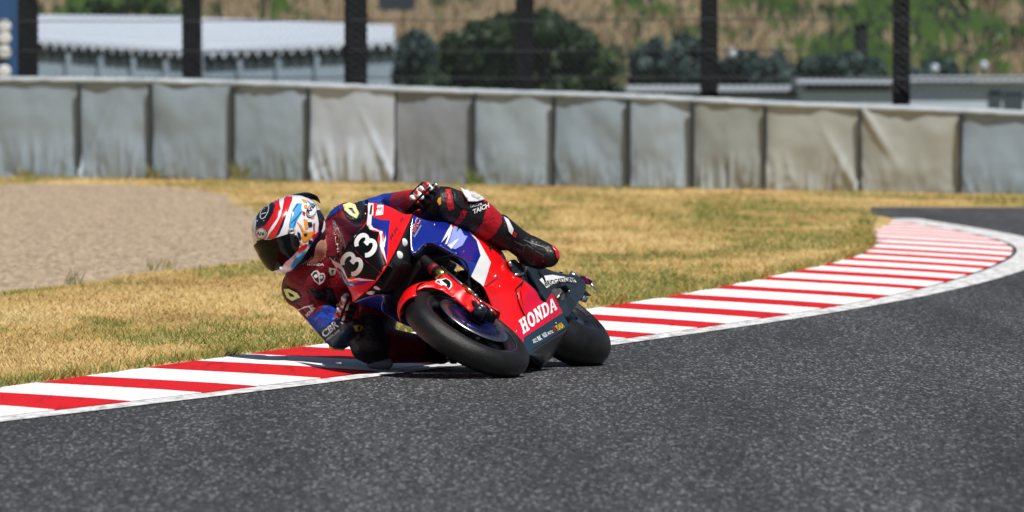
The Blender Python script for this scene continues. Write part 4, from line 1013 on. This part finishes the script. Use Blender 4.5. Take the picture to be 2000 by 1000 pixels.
mb = MB()
for p, q, r0, r1, z in bones: mb.add(capsule_vf(p, q, r0, r1, 24, 8))
vs, ns, fs = remesh((mb.v, mb.f), .0085, 7)
def nearest(c):
    best = None
    for i, (p, q, r0, r1, z) in enumerate(bones):
        d = q - p; t = max(0, min(1, (c - p).dot(d) / d.length_squared)); e = (c - (p + d * t)).length - (r0 + (r1 - r0) * t)
        if best is None or e < best[0]: best = (e, i, t)
    return best
# leather folds near the joints
joints = [(elL, .16), (elR, .15), (knL, .12), (knR, .14), (shR, .16), (shL, .16), (neck, .15)]
out = []
for v, n in zip(vs, ns):
    k = .0012
    for j, r in joints: k += .0045 * max(0, 1 - (v - j).length / r)
    out.append(v + n * k * (noise.noise(v * 38) + .7 * noise.noise(v * 80)))
mi = []
for f in fs:
    c = sum((out[i] for i in f), V((0, 0, 0))) / len(f); e, i, t = nearest(c); m = 0
    for tt, q in bones[i][4]:
        if t >= tt: m = q
    mi.append(m)
body = mk('leather_suit', out, fs, BM, man, True, mi)
YB = bvh_of(body)
def dec(name, P, m, off=.003, step=5, holes=(), par=None, bv=None): return decal(name, P, bv or YB, m, par or body, off, holes, step)
def let(s, p0, p1, h, m=LWHT, bv=None, par=None, off=.0045, **k): return lettering('lettering', s, p0, p1, h, bv or YB, m, par or body, off, **k)
# ---- boots
def shape(name, caps, vox, mats, zones=None, par=man, sm=5):
    b = MB()
    for c in caps: b.add(capsule_vf(*c[:4], 18, 6))
    v, n, f = remesh((b.v, b.f), vox, sm); mi = []
    for g in f:
        c = sum((v[i] for i in g), V((0, 0, 0))) / len(g); best = None
        for cc in caps:
            p, q, r0, r1, z = cc; d = q - p; t = max(0, min(1, (c - p).dot(d) / max(1e-9, d.length_squared))); e = (c - (p + d * t)).length - (r0 + (r1 - r0) * t)
            if best is None or e < best[0]: best = (e, z)
        mi.append(best[1])
    return mk(name, v, f, mats, par, True, mi)
bl = shape('boot', [(P_(975, 447, -.76), P_(1008, 470, -.84), .066, .058, 0), (P_(1008, 470, -.84), P_(1034, 488, -.88), .058, .060, 0), (P_(1034, 486, -.88), P_(1066, 498, -.86), .062, .054, 0), (P_(1066, 498, -.86), P_(1071, 501, -.855), .052, .050, 0), (P_(1030, 498, -.90), P_(1056, 508, -.87), .050, .044, 0), (P_(981, 432, -.75), P_(1003, 456, -.80), .032, .030, 0)], .006, [LBLK])
BLB = bvh_of(bl)
dec('toe_slider', [[(1076, 481), (1083, 482), (1090, 492), (1091, 504), (1086, 505), (1083, 493)]], HRED, .006, 4, bv=BLB, par=bl)
dec('shin_panel', [[(984, 424), (992, 429), (1002, 448), (999, 458), (993, 452), (990, 440)]], LWHT, .004, 5, bv=BLB, par=bl)
dec('boot_trim', [[(1003, 452), (1008, 456), (1006, 464), (1000, 460)]], LRED, .004, 5, bv=BLB, par=bl)
for s_ in ([(1004, 470), (1020, 480), (1030, 478), (1042, 487)], [(1022, 468), (1040, 476), (1060, 482), (1078, 492)], [(1010, 486), (1022, 492), (1024, 480), (1014, 474)], [(1046, 490), (1062, 498), (1061, 512)]):
    dec('stitch_seam', [stroke(s_, 1.4)], mat('seam_grey', (.10, .10, .105), .45), .002, None, bv=BLB, par=bl)
brr = shape('boot', [(P_(835, 682, -.86), P_(862, 688, -.94), .060, .055, 0), (P_(862, 688, -.94), P_(885, 690, -.92), .050, .036, 0)], .007, [LBLK])
# ---- knee pads and sliders
dec('knee_cup', [[(849, 388), (853, 372), (863, 369), (869, 372), (868, 395), (872, 412), (860, 410), (851, 402)]], LBLK, .004, 5)
dec('glove_flash', [[(857, 388), (861, 386), (862, 398), (859, 401), (855, 394)]], HORG, .006, None)
dec('thigh_band', [[(870, 371), (880, 370), (884, 392), (886, 408), (876, 412), (872, 395)]], LRED, .004, 5)
dec('knee_panel', [[(882, 370), (897, 368), (899, 385), (912, 402), (935, 402), (948, 390), (952, 398), (946, 406), (918, 410), (900, 406), (888, 396)]], LBLK, .004, 5)
def puck(name, P, m, off, h, bv, par):
    v, f = cdt([P], (), 4); a, fa = project(v, f, bv, off); cx = sum(p[0] for p in P) / len(P); cy = sum(p[1] for p in P) / len(P); rr = max(math.hypot(p[0] - cx, p[1] - cy) for p in P)
    hit = bv.ray_cast(EYE, ray(cx, cy).normalized()); n = hit[1] if hit[1].dot(ray(cx, cy)) < 0 else -hit[1]
    N = len(P); ctr = sum(a, V((0, 0, 0))) / len(a); R = max((p - ctr).length for p in a)
    top = [p + n * h * max(0, 1 - ((p - ctr).length / R) ** 2) ** .5 for p in a]
    return mk(name, top, fa, m, par, True, solid=.004)
sp = [(897, 372), (904, 368), (922, 368), (938, 376), (946, 387), (944, 394), (926, 400), (910, 399), (903, 388)]
sl_ = puck('knee_slider', sp, LWHT, .006, .016, YB, man)
SLB = bvh_of(sl_)
dec('slider_scuff', [[(913, 371), (925, 371), (938, 379), (944, 388), (932, 390), (920, 384)]], mat('scuffed', (.30, .30, .31), .5, col2=(.62, .62, .62), vscale=70, bump=.6, bscale=120), .003, 4, bv=SLB, par=sl_)
let('TAICHI', (917, 406), (940, 401), 5, bold=.01); let('TAICHI', (923, 418), (957, 404), 8, bold=.03, shear=.06)
# ground-side knee slider
mk('knee_slider', *capsule_vf(P_(728, 708, -.56), P_(756, 710, -.58), .028, .026, 18, 6), GREYP, man)
dec('emblem', [[(689, 636), (700, 634), (710, 640), (705, 648), (694, 646)]], YEL, .005, 4, holes=[[(696, 639), (703, 638), (702, 643), (698, 643)]])
mk('elbow_slider', *capsule_vf(P_(649, 676, -.56), P_(668, 679, -.57), .016, .014, 16, 6), YEL, man)
# ---- suit graphics
def emblem(cx, cy, w, h, a):
    c, s = math.cos(a), math.sin(a); R = lambda P: [(cx + x * w * c - y * h * s, cy + x * w * s + y * h * c) for x, y in P]
    return R([(-.5, -.45), (.1, -.5), (.5, .05), (.35, .45), (0, .5), (-.3, .2)]), R([(-.12, -.12), (.1, -.2), (.22, .12), (.06, .25)])
o, h_ = emblem(691, 412, 34, 26, .25)
dec('shoulder_cup', [[(668, 410), (674, 397), (690, 392), (706, 394), (712, 405), (712, 425), (702, 434), (690, 431), (676, 424)]], LBLK, .004, 5)
dec('emblem', [[(670, 402), (682, 398), (693, 402), (700, 418), (695, 428), (684, 421), (673, 412)]], PALEY, .007, 4, holes=[[(680, 408), (687, 408), (694, 419), (688, 418)]])
dec('shoulder_ribs', [[(637, 412), (646, 403), (666, 399), (668, 408), (655, 418), (640, 430)]], LBLUE, .004, 5)
for k in range(4): dec('rib', [stroke([(642 + k * 6, 410 - k * 2), (645 + k * 6, 424 - k * 3)], 1.6)], LNAVY, .0055, None)
dec('shoulder_cup', [[(553, 560), (560, 558), (580, 566), (589, 578), (586, 588), (572, 592), (562, 586), (554, 574)]], LBLK, .004, 5)
dec('emblem', [[(556, 564), (566, 563), (582, 571), (587, 579), (572, 587), (562, 580)]], PALEY, .007, 4, holes=[[(565, 569), (574, 573), (577, 578), (568, 578)]])
bsh = [(607, 536), (613, 529), (620, 527), (625, 533), (632, 533), (635, 540), (631, 550), (623, 556), (614, 549)]
dec('maker_badge', [bsh], LWHT, .004, 4); dec('badge_mark', [[(609, 537), (614, 531), (619, 531), (622, 543), (622, 552), (615, 546)]], LBLK, .0055, None); dec('badge_mark', [[(624, 536), (631, 536), (632, 541), (628, 548), (625, 549)]], LBLK, .0055, None)
let('HONDA', (601, 519), (632, 519), 5, bold=.02)
dec('chest_mark', [[(642, 522), (656, 524), (654, 536), (645, 538), (641, 530)]], mat('mark_grey', (.38, .40, .34), .5), .004, None, holes=[[(646, 526), (652, 527), (648, 534)]])
for cx, cy, r in ((648, 551, 10),): dec('ring_print', [ell(cx, cy, r, r * .8)], LRED, .004, None, holes=[ell(cx, cy, r * .86, r * .64)])
let('SIX', (577, 545), (602, 532), 7, LRED)
for k in range(6): dec('wing_stripe', [stroke([(583 + k * 1.5, 604 - k * .4), (596 + k * 3.0, 598 - k * .6), (606 + k * .8, 598 + k * 2.4)], 1.7)], LWHT, .0045, None)
let('HONDA', (601, 618), (617, 602), 6, bold=.02)
dec('sleeve_sunlit', [[(614, 622), (628, 608), (645, 622), (640, 640), (626, 640)]], mat('sleeve_blue_lit', (.012, .07, .45), .4, var=.6, vscale=60), .003, 5)  # brighter blue decal paints the sunlit part of the sleeve
let('CBR', (634, 659), (664, 636), 13, bold=.03, shear=.05); let('FIREBLADE', (640, 665), (666, 646), 4, bold=.01)
dec('upper_block', [[(600, 562), (625, 566), (645, 580), (632, 590), (612, 580)]], LBLK, .003, 5)
let('TAICHI', (650, 432), (658, 492), 5); let('TAICHI', (752, 734 - 28), (770, 712), 8, MARO)
SEAM2 = mat('suit_seam', (.02, .004, .006), .6)
for s_ in ([(560, 545), (580, 556), (600, 560), (625, 560)], [(600, 570), (606, 590), (618, 604)], [(640, 540), (645, 560), (650, 585)], [(880, 420), (905, 430), (940, 432), (965, 425)], [(560, 590), (580, 596), (596, 612)], [(735, 400), (745, 392), (752, 388)], [(900, 412), (915, 440), (935, 455)]):
    dec('seam', [stroke(s_, 1.5)], SEAM2, .002, None)
dec('side_panel', [[(628, 560), (650, 566), (660, 590), (652, 600), (636, 588)]], LBLK, .003, 5)
# ---- gloves: palm, four curled fingers, thumb
def glove(sg):
    caps = []
    a, b = W(-.335, sg * .10, .605), W(-.40, sg * .365, .565); u = (b - a).normalized(); fwd = (hx - u * hx.dot(u)).normalized(); up_ = fwd.cross(u) * sg
    if up_.dot(bz) < 0: up_ = -up_
    wr_ = wrL if sg == 1 else wrR
    def Q(t, x, z): return a + u * t + fwd * x + up_ * z
    t0 = .165
    pc = Q(t0 + .045, -.055, .012)
    caps.append((wr_, pc, .040, .036, 3)); caps.append((Q(t0 + .012, -.05, .020), Q(t0 + .012, -.008, .037), .024, .018, 0)); caps.append((Q(t0 + .075, -.05, .015), Q(t0 + .078, -.010, .033), .024, .017, 0)); caps.append((Q(t0 + .044, -.05, .018), Q(t0 + .046, -.008, .037), .024, .018, 1))
    for k, ln in enumerate((.96, 1.06, 1.0, .82)):
        t = t0 + .0 + .0285 * k
        p = [Q(t, -.004, .036), Q(t, .030 * ln, .030), Q(t, .041 * ln, .000), Q(t, .022 * ln, -.024), Q(t - .002, .004, -.026)]
        caps.append((p[0], p[1], .0135, .0125, 1 if k != 2 else 2)); caps.append((p[1], p[2], .0122, .0115, 1 if k % 2 else 2)); caps.append((p[2], p[3], .0112, .0105, 0)); caps.append((p[3], p[4], .0105, .0095, 0))
    caps.append((Q(t0 - .005, -.045, -.004), Q(t0 - .03, -.015, -.026), .018, .0145, 0)); caps.append((Q(t0 - .03, -.015, -.026), Q(t0 - .022, .020, -.028), .014, .011, 2))
    g = shape('glove', caps, .0038, [LBLK, LWHT, LRED, LRED], sm=3)
    for k in range(4):
        t = t0 + .0285 * k; n = (fwd * .5 + up_ * .9).normalized(); c = Q(t, .034, .034)
        mk('knuckle_guard', *capsule_vf(c, c - up_ * .012 + fwd * .005, .0105, .0085, 12, 5), LWHT if k % 2 == 0 else HRED, g)
    c = Q(t0 + .043, -.014, .046); mk('knuckle_plate', *capsule_vf(c - u * .034, c + u * .034, .015, .014, 14, 5), LBLK, g)
    c = Q(t0 + .043, -.045, .042); mk('back_plate', *capsule_vf(c - u * .02, c + u * .022, .017, .015, 14, 5), LWHT, g)
    return g
glove(1); glove(-1)
# ---- helmet
hc = P_(566, 452, -.36)
CR, CU, CF = V((1, 0, 0)), V((0, SP, CP)), V((0, -CP, SP))     # camera right, up, toward camera
hf = (CR * -.66 + CU * -.40 + CF * .64).normalized(); hu = CR * -.40 + CU * .90 + CF * .10; hu = (hu - hf * hu.dot(hf)).normalized(); hl = hu.cross(hf)
def hshape(f, l, u, off=0):
    # direction -> surface point of the shell
    A, Bq, Cq = .172, .138, .150
    if f < 0: A = .168
    if u < 0: Cq = .165 + .012 * max(0, f)
    r = 1 / (abs(f / A) ** 2.35 + abs(l / Bq) ** 2.35 + abs(u / Cq) ** 2.35) ** (1 / 2.35)
    p = V((f, l, u)) * r
    if p.z < -.02 and p.x > 0: p.x += .022 * min(1, (-.02 - p.z) / .10) * min(1, p.x / .1)     # chin bar
    if p.z < 0: p.y *= 1 - .16 * min(1, -p.z / .16)
    lim = -.150 + .035 * max(0, -p.x / .17)
    if p.z < lim: p.z = lim + (p.z - lim) * .12
    q = hc + hf * p.x + hl * p.y + hu * p.z
    return q
def hdir(az, el): return math.cos(el) * math.cos(az), math.cos(el) * math.sin(az), math.sin(el)
rows = [[hshape(*hdir(2 * math.pi * j / 64, -math.pi / 2 + math.pi * i / 44)) for j in range(65)] for i in range(45)]
hbm = to_bm(grid_vf(rows)); bmesh.ops.remove_doubles(hbm, verts=hbm.verts[:], dist=1e-5)
paint(hbm, [([(480 + x / 5, 350 + y / 5) for x, y in [(688, 300), (715, 430), (702, 530), (655, 612), (600, 702), (520, 812), (425, 912), (425, 1050), (950, 1050), (950, 300)]], 1)])
helm = bm_mk('helmet', hbm, [HWHT, HBLK], man)
hb = bvh_of(helm)
def hm(p): q = p - hc; return p - hl * (2 * q.dot(hl))
def hz_(pts): return [(480 + x / 5, 350 + y / 5) for x, y in pts]
def hd_(name, P, m, off=.002, step=4, mirror=False, holes=()):
    v, f = cdt([hz_(P)], [hz_(q) for q in holes], step); v, f = project(v, f, hb, off)
    if not f: print('helmet miss', name); return
    if mirror: n = len(v); v = v + [hm(p) for p in v]; f = f + [[i + n for i in g][::-1] for g in f]
    return mk(name, v, f, m, helm, True)
hd_('red_flame', [(98, 480), (106, 380), (150, 272), (205, 208), (300, 160), (335, 180), (342, 290), (310, 380), (240, 480), (200, 560), (150, 590), (115, 580)], HRED, .0015)
hd_('crown_panel', [(102, 470), (108, 370), (150, 280), (210, 220), (270, 200), (287, 260), (270, 330), (230, 400), (190, 450), (130, 475)], HBLK, .0028)
hd_('red_flame', [(368, 138), (468, 120), (452, 210), (408, 330), (362, 450), (322, 540), (280, 582), (205, 585), (235, 530), (300, 440), (345, 350), (366, 250)], HRED, .0015)
hd_('black_flame', [(352, 420), (372, 360), (385, 380), (365, 450), (330, 530), (290, 560)], HBLK, .0028)
hd_('cyan_flash', [(450, 310), (490, 240), (545, 235), (548, 330), (505, 400), (480, 470), (432, 490), (420, 460)], CYAN, .0015)
hd_('cyan_flash', [(590, 200), (660, 250), (690, 300), (660, 290), (610, 230)], CYAN, .0015)
for s_ in ([(425, 450), (450, 330), (490, 270), (510, 240)], [(440, 430), (500, 370), (540, 320)], [(465, 300), (480, 420), (470, 460)], [(500, 250), (490, 400)]): hd_('dark_scribble', stroke(s_, 7), HBLK, .0028, None)
for P in ([(495, 415), (540, 450), (565, 500), (612, 520), (685, 500), (640, 560), (600, 605), (560, 615), (540, 560), (552, 520)], [(562, 385), (600, 400), (607, 480), (580, 490), (570, 440)], [(540, 195), (585, 205), (602, 235), (565, 225)], [(565, 255), (600, 250), (598, 290), (572, 285)], [(520, 600), (560, 640), (600, 640), (570, 665), (530, 640)], [(630, 350), (675, 340), (665, 385), (640, 390)]): hd_('orange_flame', P, HORG, .0024)
for P in ([(548, 312), (582, 325), (575, 362), (555, 345)], [(640, 560), (690, 520), (725, 480), (722, 520), (690, 560), (660, 580)], [(500, 680), (580, 630), (610, 640), (560, 690), (520, 710)], [(655, 430), (672, 430), (668, 620), (655, 600)]): hd_('red_lick', P, HRED, .0028)
for P in ([(600, 420), (640, 420), (650, 460), (612, 470)], [(560, 530), (600, 530), (590, 560), (570, 560)], [(610, 590), (650, 600), (640, 640), (610, 640)], [(500, 510), (530, 530), (540, 590), (515, 590)]): hd_('navy_lick', P, NAVY, .0032)
hd_('cyan_flash', [(440, 850), (480, 770), (560, 710), (590, 700), (540, 790), (480, 850), (450, 890)], CYAN, .002)
hd_('neck_trim', [(690, 330), (740, 400), (752, 480), (725, 560), (650, 660), (560, 790), (470, 880), (440, 915), (430, 905), (520, 810), (600, 700), (655, 610), (700, 530), (712, 430)], HBLK, .003)
hd_('cream_trim', [(755, 400), (768, 430), (765, 490), (740, 525), (732, 510), (745, 470)], LWHT, .005)
def oval(cx, cy, rx, ry, a, word, p0, p1, h):
    hd_('oval_badge', ell(cx, cy, rx, ry, a), HBLK, .0034, 4); hd_('oval_badge', ell(cx, cy, rx * .90, ry * .90, a), HWHT, .0044, 4)
    hd_('oval_ring', ell(cx, cy, rx * .82, ry * .82, a), HBLK, .0052, 4); hd_('oval_badge', ell(cx, cy, rx * .75, ry * .75, a), HWHT, .0060, 4)
    P0, P1 = hz_([p0, p1]); lettering('lettering', word, P0, P1, h, hb, HBLK, helm, .0072, bold=.03)
oval(157, 530, 58, 56, 0, 'Arai', (118, 548), (193, 545), 8); oval(640, 310, 48, 72, .42, 'Arai', (608, 345), (668, 268), 8.5)
oval(446, 508, 36, 34, 0, 'SBS', (424, 520), (468, 508), 4)
hd_('crown_ring', ell(187, 320, 34, 78, .42), HWHT, .0036, 4, holes=[ell(187, 320, 29, 71, .42)])
for s_ in ([(150, 370), (185, 285), (195, 380)], [(155, 345), (205, 330)]): hd_('crown_mark', stroke(s_, 6), HWHT, .0036, None)
hd_('crown_text', [(112, 405), (185, 403), (185, 411), (112, 413)], HWHT, .0036)
vis = hd_('visor', [(112, 600), (150, 592), (240, 590), (330, 560), (420, 530), (490, 548), (522, 630), (505, 690), (440, 762), (390, 800), (345, 866), (300, 880), (240, 868), (222, 800), (175, 700)], VISOR, .006, 3, mirror=True)
hd_('visor_pivot', ell(470, 640, 26, 44, .3), HBLK, .008, 3); hd_('chin_latch', ell(347, 852, 12, 12), ALU, .010, None)
hd_('cheek_dark', [(425, 540), (492, 548), (524, 630), (500, 700), (470, 700), (440, 640)], HBLK, .0075)
# rear spoiler
tp = hc + hu * .090 - hf * .085
rows = []
for k, (b_, up_, wd) in enumerate(((.05, .040, .070), (.0, .046, .078), (-.05, .036, .074), (-.085, .022, .068), (-.09, -.012, .062))):
    rows.append([tp + hf * b_ + hu * (up_ - .03 * abs(s_) ** 2) + hl * wd * s_ for s_ in np.linspace(-1, 1, 11)])
mk('rear_spoiler', *grid_vf(dense(rows, 4, 1)), tint_mat('spoiler_smoke', (.10, .12, .15), .3), man, solid=.003)
